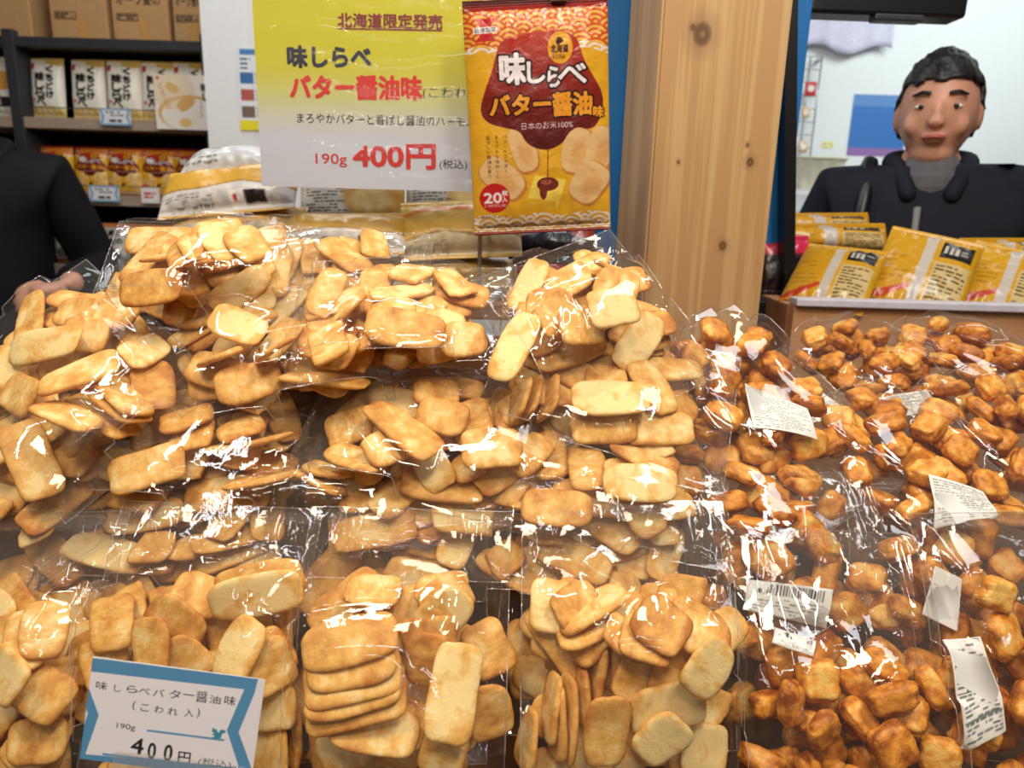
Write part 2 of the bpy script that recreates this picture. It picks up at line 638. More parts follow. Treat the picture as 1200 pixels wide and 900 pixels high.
        for sx in (-1, -1, 1, 1):
            xc = sx * s.a * rs.uniform(0.62, 0.98)
            d = s.X - xc - 0.12 * (s.Y - s.cy) * rs.uniform(-1, 1) - 0.006 * np.sin(s.Y * 30 + xc * 200)
            w += amp * rs.uniform(0.8, 1.6) * np.exp(-np.abs(d) / rs.uniform(0.003, 0.006)) * sstep(-0.11, 0.02, s.Y - s.cy)
        o1, o2 = rs.uniform(0, 50), rs.uniform(0, 50)
        nz = np.array([[mnoise.noise((x * 13 + o1, y * 13, o2)) + 0.35 * mnoise.noise((x * 34 + o1, y * 34, o2)) for y in s.Y[0]] for x in s.X[:, 0]])
        w += noise * nz
        brd = np.minimum(np.minimum(s.X + s.W / 2, s.W / 2 - s.X), np.minimum(s.Y + s.L / 2, s.L / 2 - s.Y))
        w *= free * sstep(0, 0.012, brd)
        lo = np.where(ob > -5, ob - z, -0.02)
        return sign * (z + np.maximum(w, lo))


BAGS = []
PIECES = []      # (kind, bag index, mesh, world matrix, tone)


def frame_at(c, tilt, roll, yaw):
    t, r, y = rad(tilt), rad(roll), rad(yaw)
    n = Vector((0, -math.sin(t), math.cos(t)))
    e1 = Vector((1, 0, 0))
    e2 = n.cross(e1)
    Rr = Matrix.Rotation(r, 3, Vector((0, 1, 0)))
    n, e1, e2 = Rr @ n, Rr @ e1, Rr @ e2
    ly = e1 * math.cos(y) + e2 * math.sin(y)
    lx = ly.cross(n)
    M = Matrix((lx, ly, n)).transposed().to_4x4()
    M.translation = c
    return M


def clear_bag(short, label, kind, px, py, Y, tilt=25, roll=0, yaw=0, W_=0.17, L_=0.25, cy=-0.022, a=None, b=None, Tb=0.018, Tt=0.022,
              n=26, seed=1, forced=(), curl=0.0, twist=0.0, crease=14, amp=0.0022, h=0.003, level=1.0, edge=0.06, stickers=(), group=None,
              fz=None, noise=0.003, sidecurl=0.0):
    """short: words for the pieces' labels ('the bag with the price card')"""
    rs = random.Random(seed)
    a = a or W_ / 2 - 0.007
    b = b or L_ / 2 - 0.024
    M = frame_at(at(px, py, Y), tilt, roll, yaw)
    P = Pack(W_, L_, cy, a, b, Tb, Tt, h)
    P.fill(rs, n, kind, level * (0.42 if len(forced) > 10 else 0.75 if len(forced) > 4 else 1.0), edge)
    Mi = M.inverted()
    o_l = Mi @ CAM

    def hit(qx, qy, z=Tt * 0.8):
        d = Mi.to_3x3() @ ray(qx, qy)
        t = (z - o_l.z) / d.z
        p = o_l + d * t
        return p.x, p.y
    for f in forced:
        P.put(rs, hit, f, **(f[4] if len(f) > 4 else {}))
    zt = P.sheet(1, rs, crease, amp, noise=noise)
    zb = P.sheet(-1, rs, crease, amp, noise=noise)
    zb = np.minimum(zb, zt)

    def warp(X, Yc, Z):
        yf = np.clip(Yc - (cy + b * 0.8), 0, None)
        Z = Z + curl * yf ** 2 * 10 + twist * yf * X * 20
        xf = np.clip(np.abs(X) - a * 0.85, 0, None)
        return Z + sidecurl * xf ** 2 * 30
    root = empty('snack_bag', mat=M, label=label, cat='snack bag', group=group)
    nx, ny = P.nx, P.ny
    V = [np.c_[P.X.ravel(), P.Y.ravel(), warp(P.X, P.Y, zt).ravel()], np.c_[P.X.ravel(), P.Y.ravel(), warp(P.X, P.Y, zb).ravel()]]
    I = np.arange(nx * ny).reshape(nx, ny)
    q = np.stack((I[:-1, :-1], I[1:, :-1], I[1:, 1:], I[:-1, 1:]), -1).reshape(-1, 4)
    F = np.concatenate((q, q[:, ::-1] + nx * ny))
    # the two sheets meet along the rim
    Vv = np.concatenate(V)
    rim = MB()
    ring = list(I[:, 0]) + list(I[-1, 1:]) + list(I[-2::-1, -1]) + list(I[0, -2::-1])
    rim.tube([Vv[q] for q in ring], 0.0006, 4)
    Fl = F.tolist()
    me_o = mesh_obj('film', Vv.tolist() + [tuple(v) for v in rim.v], Fl + [[q + len(Vv) for q in f] for f in rim.f], [M_FILM, M_RIM], root)
    me_o.data.polygons.foreach_set('material_index', [0] * len(Fl) + [1] * len(rim.f))
    # crimped heat seal across the open end
    m = int(W_ / 0.0022)
    sv, sf = [], []
    rows = 9
    for i in range(m + 1):
        for j in range(rows):
            x = -W_ / 2 + W_ * i / m
            y = L_ / 2 - 0.003 - 0.012 * j / (rows - 1)
            z = 0.0006 * (1 if (i + j) % 2 else -1) + 0.0008
            ii = min(nx - 1, max(0, int(round((x + W_ / 2) / h)))); jj = min(ny - 1, int(round((y + L_ / 2) / h)))
            sv.append((x, y, float(warp(np.array(x), np.array(y), np.array(zt[ii, jj]))) + z))
    for i in range(m):
        for j in range(rows - 1):
            sf.append((i * rows + j, i * rows + j + 1, (i + 1) * rows + j + 1, (i + 1) * rows + j))
    mesh_obj('heat_seal', sv, sf, M_SEAL, root, smooth=False)
    k = len(BAGS)
    for (me, L4, tone) in P.items:
        PIECES.append((kind, k, me, M @ Matrix(L4.tolist()), tone))
    BAGS.append(dict(root=root, short=short, label=label, P=P, M=M, zt=zt, warp=warp, W=W_, L=L_))
    for st in stickers:
        STICKER(BAGS[-1], hit, *st)
    return BAGS[-1]

# ------------------------------------------------------------------ printing: colours of printed matter on a fine grid
def print_mat(name, rough, metal=0.0, spec=0.5, bump=0.0, bscale=60.0):
    m, nt, b, o = mat_new(name)
    a = N(nt, 'ShaderNodeAttribute', attribute_name='art')
    nt.links.new(a.outputs['Color'], b.inputs['Base Color'])
    b.inputs['Roughness'].default_value = rough
    b.inputs['Metallic'].default_value = metal
    b.inputs['Specular IOR Level'].default_value = spec
    if bump:
        tc = N(nt, 'ShaderNodeTexCoord')
        nz = N(nt, 'ShaderNodeTexNoise')
        nz.inputs['Scale'].default_value = bscale
        nz.inputs['Distortion'].default_value = 1.0
        nt.links.new(tc.outputs['Object'], nz.inputs['Vector'])
        bp = N(nt, 'ShaderNodeBump')
        bp.inputs['Strength'].default_value = bump
        bp.inputs['Distance'].default_value = 0.004
        nt.links.new(nz.outputs['Fac'], bp.inputs['Height'])
        nt.links.new(bp.outputs['Normal'], b.inputs['Normal'])
    return m


M_FOIL = print_mat('printed_film', 0.27, 0.0, 0.5, 0.3)
M_FOILM = print_mat('printed_foil', 0.3, 0.35, 0.5, 0.5)
M_PAPER = print_mat('printed_paper', 0.6)
_TXT = {}


def text_tris(body, bold=0.0):
    """glyph triangles of a line of text, height about 1, lower left at the origin"""
    key = body
    if key in _TXT:
        return _TXT[key]
    c = bpy.data.curves.new('lettering', 'FONT')
    c.body = body
    c.size = 1.0
    c.resolution_u = 3
    o = bpy.data.objects.new('lettering', c)
    COL.objects.link(o)
    dg = bpy.context.evaluated_depsgraph_get()
    me = bpy.data.meshes.new_from_object(o.evaluated_get(dg))
    me.calc_loop_triangles()
    co = np.array([v.co[:2] for v in me.vertices]) if len(me.vertices) else np.zeros((0, 2))
    tr = np.array([t.vertices[:] for t in me.loop_triangles]) if len(me.loop_triangles) else np.zeros((0, 3), int)
    bpy.data.objects.remove(o)
    bpy.data.curves.remove(c)
    bpy.data.meshes.remove(me)
    if len(co):
        co = co - co.min(0)
    _TXT[key] = (co, tr)
    return _TXT[key]


def text_fit(body, x0, x1, y0, y1, bold=0.0, sl=0.0):
    """text stretched into a box -> 2-D points, triangles"""
    co, tr = text_tris(body, bold)
    if not len(co):
        return co, tr
    w, h = co.max(0)
    p = np.c_[x0 + co[:, 0] / w * (x1 - x0), y0 + co[:, 1] / h * (y1 - y0)]
    p[:, 1] += sl * (p[:, 0] - x0)
    return p, tr


class Art:
    """a print: w x h metres, origin lower left, res metres per grid cell, painted 3x finer and averaged"""
    def __init__(s, w, h, res, base, ss=3):
        s.w, s.h, s.res, s.ss = w, h, res, ss
        s.nx, s.ny = int(round(w / res)) + 1, int(round(h / res)) + 1
        s.im = np.empty((s.nx * ss, s.ny * ss, 3))
        s.im[:] = base
        s.px = (np.arange(s.nx * ss) + 0.5) / (s.nx * ss) * w
        s.py = (np.arange(s.ny * ss) + 0.5) / (s.ny * ss) * h
        s.PX, s.PY = np.meshgrid(s.px, s.py, indexing='ij')

    def put(s, mask, c, al=1.0):
        m = (mask * al)[..., None]
        s.im = s.im * (1 - m) + np.array(c, float) * m

    def rect(s, x0, y0, x1, y1, c):
        s.put(((s.PX >= x0) & (s.PX <= x1) & (s.PY >= y0) & (s.PY <= y1)).astype(float), c)

    def disc(s, x, y, rx, ry, c, soft=0.0, al=1.0, ang=0.0, p=2.0):
        ca, sa = math.cos(ang), math.sin(ang)
        u, v = (s.PX - x) * ca + (s.PY - y) * sa, -(s.PX - x) * sa + (s.PY - y) * ca
        d = (np.abs(u / rx) ** p + np.abs(v / ry) ** p) ** (1 / p)
        s.put((d < 1).astype(float) if soft == 0 else 1 - sstep(1 - soft, 1 + soft, d), c, al)

    def polymask(s, pts):
        m = np.zeros(s.PX.shape, bool)
        n = len(pts)
        for i in range(n):
            (x1, y1), (x2, y2) = pts[i], pts[(i + 1) % n]
            if y1 == y2:
                continue
            m ^= ((s.PY > min(y1, y2)) & (s.PY <= max(y1, y2)) & (s.PX < (s.PY - y1) / (y2 - y1) * (x2 - x1) + x1))
        return m.astype(float)

    def poly(s, pts, c, al=1.0):
        s.put(s.polymask(pts), c, al)

    def line(s, x0, y0, x1, y1, wd, c):
        dx, dy = x1 - x0, y1 - y0
        L = math.hypot(dx, dy)
        t = np.clip(((s.PX - x0) * dx + (s.PY - y0) * dy) / L ** 2, 0, 1)
        s.put((np.hypot(s.PX - x0 - t * dx, s.PY - y0 - t * dy) < wd / 2).astype(float), c)

    def tmask(s, p, tr):
        m = np.zeros(s.PX.shape, bool)
        kx, ky = s.nx * s.ss / s.w, s.ny * s.ss / s.h
        for a, b, c in p[tr]:
            x0, x1 = int((min(a[0], b[0], c[0])) * kx) - 1, int((max(a[0], b[0], c[0])) * kx) + 2
            y0, y1 = int((min(a[1], b[1], c[1])) * ky) - 1, int((max(a[1], b[1], c[1])) * ky) + 2
            x0, y0 = max(0, x0), max(0, y0)
            if x1 <= x0 or y1 <= y0:
                continue
            X, Y = s.PX[x0:x1, y0:y1], s.PY[x0:x1, y0:y1]
            f = lambda u, v: (X - u[0]) * (v[1] - u[1]) - (Y - u[1]) * (v[0] - u[0])
            d1, d2, d3 = f(a, b), f(b, c), f(c, a)
            m[x0:x1, y0:y1] |= ((d1 >= 0) & (d2 >= 0) & (d3 >= 0)) | ((d1 <= 0) & (d2 <= 0) & (d3 <= 0))
        return m

    def text(s, body, x0, x1, y0, y1, c, bold=0.0, halo=None, hw=0.0, sl=0.0):
        m = s.tmask(*text_fit(body, x0, x1, y0, y1, 0, sl))
        if bold:
            kb = int(round(bold * (y1 - y0) / s.w * s.nx * s.ss))
            g = m.copy()
            for a in range(-kb, kb + 1):
                for b in range(-kb, kb + 1):
                    if a * a + b * b <= kb * kb:
                        g |= np.roll(np.roll(m, a, 0), b, 1)
            m = g
        if halo is not None:
            k = max(1, int(round(hw / s.w * s.nx * s.ss)))
            g = m.copy()
            for a in range(-k, k + 1):
                for b in range(-k, k + 1):
                    if a * a + b * b <= k * k:
                        g |= np.roll(np.roll(m, a, 0), b, 1)
            s.put(g.astype(float), halo)
        s.put(m.astype(float), c)

    def vtext(s, body, x, y1, size, c, bold=0.0, step=1.12):
        for i, ch in enumerate(body):
            if ch == 'ー':
                s.line(x + size * .5, y1 - size * (i * step + 0.1), x + size * .5, y1 - size * (i * step + 0.85), size * .12, c)
            else:
                co, tr = text_tris(ch, bold)
                k = size / 1.0
                w = co.max(0)
                p = co * k + np.array((x + (size - w[0] * k) / 2, y1 - size * i * step - size * 0.5 - w[1] * k / 2))
                s.put(s.tmask(p, tr).astype(float), c)

    def dashes(s, x0, y0, x1, y1, rows, c, seed=0, fill=0.72, wd=0.45):
        """rows of print too small to read"""
        rs = random.Random(seed)
        rh = (y1 - y0) / rows
        for r in range(rows):
            x = x0
            yy = y1 - (r + 0.5) * rh
            end = x1 - (x1 - x0) * (rs.random() * 0.35 if rs.random() < 0.35 else 0)
            while x < end:
                l = rs.uniform(0.5, 2.2) * rh
                if rs.random() < fill:
                    s.rect(x, yy - rh * wd / 2, min(end, x + l), yy + rh * wd / 2, c)
                x += l + rh * 0.35

    def waves(s, ymask, R, c1, c2, rings=3, x0=0.0, y0=0.0):
        """overlapping fans of concentric arcs"""
        done = np.zeros(s.PX.shape, bool)
        val = np.zeros(s.PX.shape, bool)
        rowh = R * 0.5
        k0 = int(math.floor(-R / rowh)) - 1
        for k in range(k0, int(s.h / rowh) + 3):          # lowest rows lie in front
            yc = y0 + k * rowh
            off = R if k % 2 else 0.0
            xx = (s.PX - x0 - off + R) % (2 * R) - R
            d = np.hypot(xx, s.PY - yc)
            m = (d < R) & ~done & (s.PY >= yc - R * 0.01)
            ph = (d / R * rings) % 1.0
            val |= m & (ph > 0.52)
            done |= m
        s.put((ymask & val).astype(float), c1)
        s.put((ymask & ~val).astype(float), c2)

    def colors(s):
        q = s.im.reshape(s.nx, s.ss, s.ny, s.ss, 3).mean((1, 3)) / 255.0
        q = np.clip(q, 0, 1)
        return np.where(q <= 0.04045, q / 12.92, ((q + 0.055) / 1.055) ** 2.4)


def set_art(me, cols):
    a = me.color_attributes.new('art', 'FLOAT_COLOR', 'POINT')
    a.data.foreach_set('color', np.c_[cols.reshape(-1, 3), np.ones(cols.size // 3)].ravel())


def art_sheet(name, art, pos, mat, parent=None, thick=0.0004, back=(225, 225, 220)):
    """a printed sheet: pos(x, y) -> point; a back and an edge give it its thickness"""
    u = np.linspace(0, art.w, art.nx)
    v = np.linspace(0, art.h, art.ny)
    V = [pos(a, b) for a in u for b in v]
    I = np.arange(art.nx * art.ny).reshape(art.nx, art.ny)
    F = np.stack((I[:-1, :-1], I[1:, :-1], I[1:, 1:], I[:-1, 1:]), -1).reshape(-1, 4).tolist()
    n = len(V)
    p0, px, py = Vector(V[0]), Vector(V[I[-1, 0]]), Vector(V[I[0, -1]])
    nrm = (px - p0).cross(py - p0).normalized()
    rim = list(I[:, 0]) + list(I[-1, 1:]) + list(I[-2::-1, -1]) + list(I[0, -2:0:-1])
    V += [tuple(Vector(V[i]) - nrm * thick) for i in rim]
    m = len(rim)
    F += [[rim[(k + 1) % m], rim[k], n + k, n + (k + 1) % m] for k in range(m)]
    F.append([n + k for k in range(m)][::-1])
    o = mesh_obj(name, V, F, mat, parent, smooth=False)
    c = np.concatenate((art.colors().reshape(-1, 3), np.tile(np.array(lin(back)[:3]), (m, 1))))
    set_art(o.data, c)
    return o


def pillow_mesh(name, art, T, mat, seed=0, seal=0.012, back=None, pw=2.4, wr=0.0016, full=0.55, sag=0.0):
    """a filled packet lying in its own xy-plane, front towards +z, sealed at both short ends"""
    w, h = art.w, art.h
    u = np.linspace(-w / 2, w / 2, art.nx)
    v = np.linspace(-h / 2, h / 2, art.ny)
    X, Y = np.meshgrid(u, v, indexing='ij')
    yy = np.clip(np.abs(Y) / (h / 2 - seal), 0, 1)
    xx = np.abs(X) / (w / 2)
    env = np.clip(1 - xx ** (pw * 1.6), 0, 1) ** 0.55 * np.clip(1 - yy ** (pw * 1.3), 0, 1) ** full
    o1 = seed * 13.7
    nz = np.array([[mnoise.noise((a * 22 + o1, b * 22, 0)) + 0.6 * mnoise.noise((a * 55, b * 55 + o1, 4)) for b in v] for a in u])
    plea = np.sin(X * 2 * PI / 0.021 + 2 * mnoise.noise((o1, 0, 0))) * sstep(0.55, 0.95, yy) * (1 - sstep(0.96, 1.0, yy))
    Z = T * env + (nz * wr * 1.6 + plea * wr) * np.clip(env * 3, 0, 1)
    Xn = X * (1 - 0.05 * np.clip(env, 0, 1)) 
    seal_z = np.where(yy >= 1, 0.0005 * np.sign(np.sin(np.abs(Y) * 2 * PI / 0.0025)), 0)
    Zf = Z + seal_z + 0.0004 + sag * (X ** 2 - 0.25 * w * w) * 4
    Zb = -Z * 0.9 + seal_z - 0.0004 + sag * (X ** 2 - 0.25 * w * w) * 4
    V = np.concatenate((np.c_[Xn.ravel(), Y.ravel(), Zf.ravel()], np.c_[Xn.ravel(), Y.ravel(), Zb.ravel()]))
    I = np.arange(art.nx * art.ny).reshape(art.nx, art.ny)
    q = np.stack((I[:-1, :-1], I[1:, :-1], I[1:, 1:], I[:-1, 1:]), -1).reshape(-1, 4)
    n = art.nx * art.ny
    rim = list(I[:, 0]) + list(I[-1, 1:]) + list(I[-2::-1, -1]) + list(I[0, -2:0:-1])
    m = len(rim)
    F = np.concatenate((q, q[:, ::-1] + n)).tolist() + [[rim[k], n + rim[k], n + rim[(k + 1) % m], rim[(k + 1) % m]] for k in range(m)]
    me = bpy.data.meshes.new(name)
    me.from_pydata(V.tolist(), [], F)
    me.materials.append(mat)
    me.polygons.foreach_set('use_smooth', [True] * len(me.polygons))
    cf = art.colors().reshape(-1, 3)
    cb = cf if back is None else np.tile(np.array(lin(back)[:3]), (n, 1))
    set_art(me, np.concatenate((cf, cb)))
    return me


def lettering(parent, mat, items, z=0.0004, name='lettering', M=None):
    """printed words as thin flat meshes: items = (text, x0, x1, y0, y1, bold[, slope])"""
    vs, fs = [], []
    for it in items:
        body, x0, x1, y0, y1, bold = it[:6]
        p, tr = text_fit(body, x0, x1, y0, y1, 0, it[6] if len(it) > 6 else 0.0)
        bb = bold * (y1 - y0)
        for q in range(9 if bold else 1):          # heavier strokes: the outline laid down several times, a hair apart
            o = len(vs)
            dx, dy = (0, 0) if q == 8 or not bold else (bb * math.cos(q * PI / 4), bb * math.sin(q * PI / 4))
            vs += [(a + dx, b + dy, z + q * 0.000012) for a, b in p]
            fs += [tuple(int(i) + o for i in t) for t in tr]
    if M is not None:
        vs = [tuple(M @ Vector(v)) for v in vs]
    return mesh_obj(name, vs, fs, mat, parent, smooth=False)


def basis(o, ex, ey):
    ex = Vector(ex).normalized()
    ez = ex.cross(Vector(ey)).normalized()
    ey = ez.cross(ex)
    M = Matrix((ex, ey, ez)).transposed().to_4x4()
    M.translation = o
    return M


def quad_frame(c00, c10, c01):
    """frame of a sheet from three corners (lower left, lower right, upper left)"""
    c00, c10, c01 = Vector(c00), Vector(c10), Vector(c01)
    return basis(c00, c10 - c00, c01 - c00), (c10 - c00).length, (c01 - c00).length


def STICKER(bag, hit, quad, style, seed=0):
    """paper label stuck on the film; quad = lower left, lower right, upper right, upper left in the bag plane"""
    pts = [hit(*q) for q in quad]
    w = math.hypot(pts[1][0] - pts[0][0], pts[1][1] - pts[0][1])
    hgt = math.hypot(pts[3][0] - pts[0][0], pts[3][1] - pts[0][1])
    A = Art(w, hgt, 0.0011, (232, 230, 222))
    ink = (120, 120, 118)
    if style == 'table':
        A.dashes(w * .06, hgt * .06, w * .94, hgt * .94, 15, ink, seed, 0.8, 0.4)
    elif style == 'bar':
        rs = random.Random(seed)
        x = w * .1
        while x < w * .9:
            d = rs.uniform(.0008, .0022)
            A.rect(x, hgt * .62, x + d, hgt * .92, (40, 40, 42))
            x += d + rs.uniform(.0008, .0018)
        A.dashes(w * .08, hgt * .1, w * .92, hgt * .55, 5, ink, seed)
    elif style == 'pale':
        A.dashes(w * .1, hgt * .3, w * .9, hgt * .7, 4, (205, 200, 195), seed)
    elif style == 'form':
        A.dashes(w * .08, hgt * .05, w * .92, hgt * .95, 22, (90, 90, 90), seed)
        for t in (0.25, 0.5, 0.74):
            A.rect(w * .05, hgt * t, w * .95, hgt * t + .0012, (60, 60, 60))
    P, zt, warp, h = bag['P'], bag['zt'], bag['warp'], bag['P'].h

    def pos(x, y):
        u, v = x / w, y / hgt
        X = (pts[0][0] * (1 - u) + pts[1][0] * u) * (1 - v) + (pts[3][0] * (1 - u) + pts[2][0] * u) * v
        Yl = (pts[0][1] * (1 - u) + pts[1][1] * u) * (1 - v) + (pts[3][1] * (1 - u) + pts[2][1] * u) * v
        fi, fj = np.clip((X + P.W / 2) / h, 0, P.nx - 1.001), np.clip((Yl + P.L / 2) / h, 0, P.ny - 1.001)
        i, j = int(fi), int(fj)
        a, b = fi - i, fj - j
        z = zt[i, j] * (1 - a) * (1 - b) + zt[i + 1, j] * a * (1 - b) + zt[i, j + 1] * (1 - a) * b + zt[i + 1, j + 1] * a * b
        return (X, Yl, float(warp(np.array(X), np.array(Yl), np.array(z))) + 0.0012)
    o = art_sheet('label_sticker', A, pos, M_PAPER, bag['root'], thick=0.0002)
    o.data.polygons.foreach_set('use_smooth', [True] * len(o.data.polygons))
    return o

# ------------------------------------------------------------------ the setting
M_FLOOR = plain('shop_floor', (150, 140, 128), 0.35)
M_WALL = plain('white_wall', (236, 238, 240), 0.75, var=0.01)
M_DARK = plain('charcoal_metal', (52, 54, 58), 0.45)
M_BLACK = plain('black_metal', (14, 14, 16), 0.4)
M_BOARD = wood('beech_board', (196, 148, 108), (172, 122, 84), (3, 14, 14))
M_TABLE = wood('brown_table', (118, 76, 44), (92, 56, 30), (2, 12, 12))
M_SHELFW = wood('shelf_edge', (176, 156, 138), (150, 130, 112), (1.5, 14, 14))
M_BLUE = plain('blue_panel', (0, 112, 188), 0.55, var=0.02, vscale=8)
M_WHITEP = plain('white_plastic', (232, 232, 232), 0.4, var=0.01)
M_STEEL = plain('brushed_steel', (170, 168, 165), 0.3, metal=0.9)

wb = 3.6
MB().box((0.4, 0.6, -0.01), (13, 8.0, 0.02)).build('floor', M_FLOOR)['kind'] = 'structure'
MB().box((0.4, wb + 0.05, 1.5), (13, 0.1, 3.0)).build('wall_back', M_WALL)['kind'] = 'structure'
# the white partition between the shelf and the display
xl, xr = at(240, 100, 2.2).x, at(640, 100, 2.2).x
MB().box(((xl + xr) / 2, 2.32, 1.5), (xr - xl, 0.24, 3.0)).build('wall_left', M_WALL)['kind'] = 'structure'

# wooden post
def post_mat():
    m, nt, b, o = mat_new('knotty_pine')
    b.inputs['Roughness'].default_value = 0.5
    tc = N(nt, 'ShaderNodeTexCoord')
    col = None
    mp = N(nt, 'ShaderNodeMapping')
    mp.inputs['Scale'].default_value = (85, 85, 1.6)
    nt.links.new(tc.outputs['Object'], mp.inputs['Vector'])
    nz = N(nt, 'ShaderNodeTexNoise')
    nz.inputs['Scale'].default_value = 1.0
    nz.inputs['Detail'].default_value = 5
    nz.inputs['Distortion'].default_value = 0.5
    nt.links.new(mp.outputs[0], nz.inputs['Vector'])
    wv = N(nt, 'ShaderNodeTexNoise')
    wv.inputs['Scale'].default_value = 0.35
    nt.links.new(mp.outputs[0], wv.inputs['Vector'])
    mx = N(nt, 'ShaderNodeMath', operation='MULTIPLY_ADD')
    nt.links.new(wv.outputs['Fac'], mx.inputs[0]); mx.inputs[1].default_value = 0.9
    nt.links.new(nz.outputs['Fac'], mx.inputs[2])
    rp = ramp(nt, [(0.62, lin((206, 172, 124))), (0.9, lin((198, 160, 110))), (1.08, lin((186, 144, 96)))])
    nt.links.new(mx.outputs[0], rp.inputs['Fac'])
    out = rp.outputs['Color']
    for (kx, ky, r) in KNOTS:
        sub = N(nt, 'ShaderNodeVectorMath', operation='SUBTRACT')
        nt.links.new(tc.outputs['Object'], sub.inputs[0])
        sub.inputs[1].default_value = kx
        sc = N(nt, 'ShaderNodeVectorMath', operation='MULTIPLY')
        nt.links.new(sub.outputs[0], sc.inputs[0])
        sc.inputs[1].default_value = (1 / r, 0.4 / r, 0.8 / r)
        ln = N(nt, 'ShaderNodeVectorMath', operation='LENGTH')
        nt.links.new(sc.outputs[0], ln.inputs[0])
        r2 = ramp(nt, [(0.0, (0.55, 0.5, 0.5, 1)), (0.16, (1, 1, 1, 1)), (0.3, (0.85, 0.85, 0.85, 1)), (0.42, (0.28, 0.28, 0.28, 1)), (0.9, (0, 0, 0, 1))])
        nt.links.new(ln.outputs['Value'], r2.inputs['Fac'])
        ml = N(nt, 'ShaderNodeMath', operation='MULTIPLY')
        nt.links.new(r2.outputs['Color'], ml.inputs[0]); ml.inputs[1].default_value = 0.9
        mix = N(nt, 'ShaderNodeMix', data_type='RGBA')
        nt.links.new(ml.outputs[0], mix.inputs[0])
        nt.links.new(out, mix.inputs[6])
        mix.inputs[7].default_value = lin((84, 46, 22))
        out = mix.outputs[2]
    nt.links.new(out, b.inputs['Base Color'])
    return m


PY = 1.12
fl, fr, bl = at(763, 200, PY), at(908, 200, PY), at(727, 200, PY + 0.2)
br = Vector((fr.x + 0.002, PY + 0.21, 0))
KNOTS = [((at(823, 40, PY) - Vector((fl.x, PY, 0))), None, 0.036), ((at(879, 190, PY) - Vector((fl.x, PY, 0))), None, 0.015), ((at(847, 288, PY) - Vector((fl.x, PY, 0))), None, 0.016), ((at(812, 32, PY) - Vector((fl.x, PY, 0))), None, 0.010), ((at(876, 170, PY) - Vector((fl.x, PY, 0))), None, 0.007), ((at(795, 190, PY) - Vector((fl.x, PY, 0))), None, 0.007)]
bm = bmesh.new()
foot = [(fl.x, PY), (fr.x, PY), (br.x, br.y), (bl.x, bl.y)]
lo = [bm.verts.new((x - fl.x, y - PY, 0)) for x, y in foot]
hi = [bm.verts.new((x - fl.x, y - PY, 3.0)) for x, y in foot]
bm.faces.new(lo[::-1]); bm.faces.new(hi)
for i in range(4):
    bm.faces.new((lo[i], lo[(i + 1) % 4], hi[(i + 1) % 4], hi[i]))
bmesh.ops.bevel(bm, geom=[e for e in bm.edges if abs(e.verts[0].co.z - e.verts[1].co.z) > 1], offset=0.004, segments=2, affect='EDGES')
me = bpy.data.meshes.new('wooden_post'); bm.to_mesh(me); bm.free()
me.materials.append(post_mat())
o = link(bpy.data.objects.new('wooden_post', me)); o.location = (fl.x, PY, 0)
tag(o, 'square pale wooden post with dark knots behind the heap of bags', 'post')

# blue panel and the black metal frame beside the post
BYp = 1.36
x0, x1 = at(660, 100, BYp).x, at(946, 60, BYp).x
zb = at(900, 362, BYp).z
tag(MB().box(((x0 + x1) / 2, BYp + 0.01, (zb + 2.4) / 2), (x1 - x0, 0.02, 2.4 - zb), 0.002).build('blue_banner', M_BLUE), 'flat blue banner behind the wooden post', 'banner')
fy = 1.33
root = empty('metal_frame', (at(917, 200, fy).x, fy, 0), 'black metal frame upright to the right of the wooden post', 'frame')
xa, xb = at(908, 200, fy).x - root.location.x, at(927, 200, fy).x - root.location.x
ua, ub, uc, ud = [at(*q, fy) - root.location for q in ((915.5, 420), (927, 420), (931.5, 0), (917, 0))]
ex_ = lambda p, q, z: p.x + (q.x - p.x) * (z - p.z) / (q.z - p.z)
vv = [(ex_(ua, ud, 0), 0), (ex_(ub, uc, 0), 0), (ex_(ub, uc, 2.4), 2.4), (ex_(ua, ud, 2.4), 2.4)]
m_ = MB()
m_.add([(x, yy, z) for yy in (-.015, .015) for x, z in vv], [(0, 1, 2, 3), (7, 6, 5, 4), (0, 4, 5, 1), (1, 5, 6, 2), (2, 6, 7, 3), (3, 7, 4, 0)])
m_.build('upright', M_BLACK, root)
xa = ex_(ua, ud, at(900, 365, fy).z)
z0, z1 = at(900, 379, fy).z, at(900, 352, fy).z
MB().box((xa - 0.12, 0, (z0 + z1) / 2), (0.24, 0.028, z1 - z0), 0.002).build('crossbar', M_BLACK, root)
wz0, wz1 = at(900, 425, fy).z, z0 - 0.001
MB().box((xa - 0.075, 0, (wz0 - 0.2 + wz1) / 2), (0.148, 0.018, wz1 - wz0 + 0.2), 0.001).build('lower_board', M_BOARD, root)

# display table, the stepped stand under the heap
TZ = 0.80
root = empty('display_table', (0.05, 0.715, 0), 'brown wooden display table that carries all the clear bags', 'table')
MB().box((0, 0, TZ - 0.02), (2.3, 0.54, 0.04), 0.004).build('table_top', M_TABLE, root)
for sx in (-1.08, 1.08):
    for sy in (-0.22, 0.22):
        MB().box((sx, sy, (TZ - 0.042) / 2), (0.06, 0.06, TZ - 0.042), 0.004).build('leg', M_TABLE, root)
root = empty('display_riser', (-0.15, 0.9, TZ), 'brown stepped wooden stand hidden under the heap of bags', 'stand')
MB().box((0, -0.03, 0.085), (0.95, 0.2, 0.166), 0.003).build('step', M_TABLE, root)
root = empty('display_riser', (0.68, 0.95, TZ), 'brown wooden stand under the puff bags at the right', 'stand')
MB().box((0, -0.055, 0.07), (0.62, 0.16, 0.136), 0.003).build('step', M_TABLE, root)

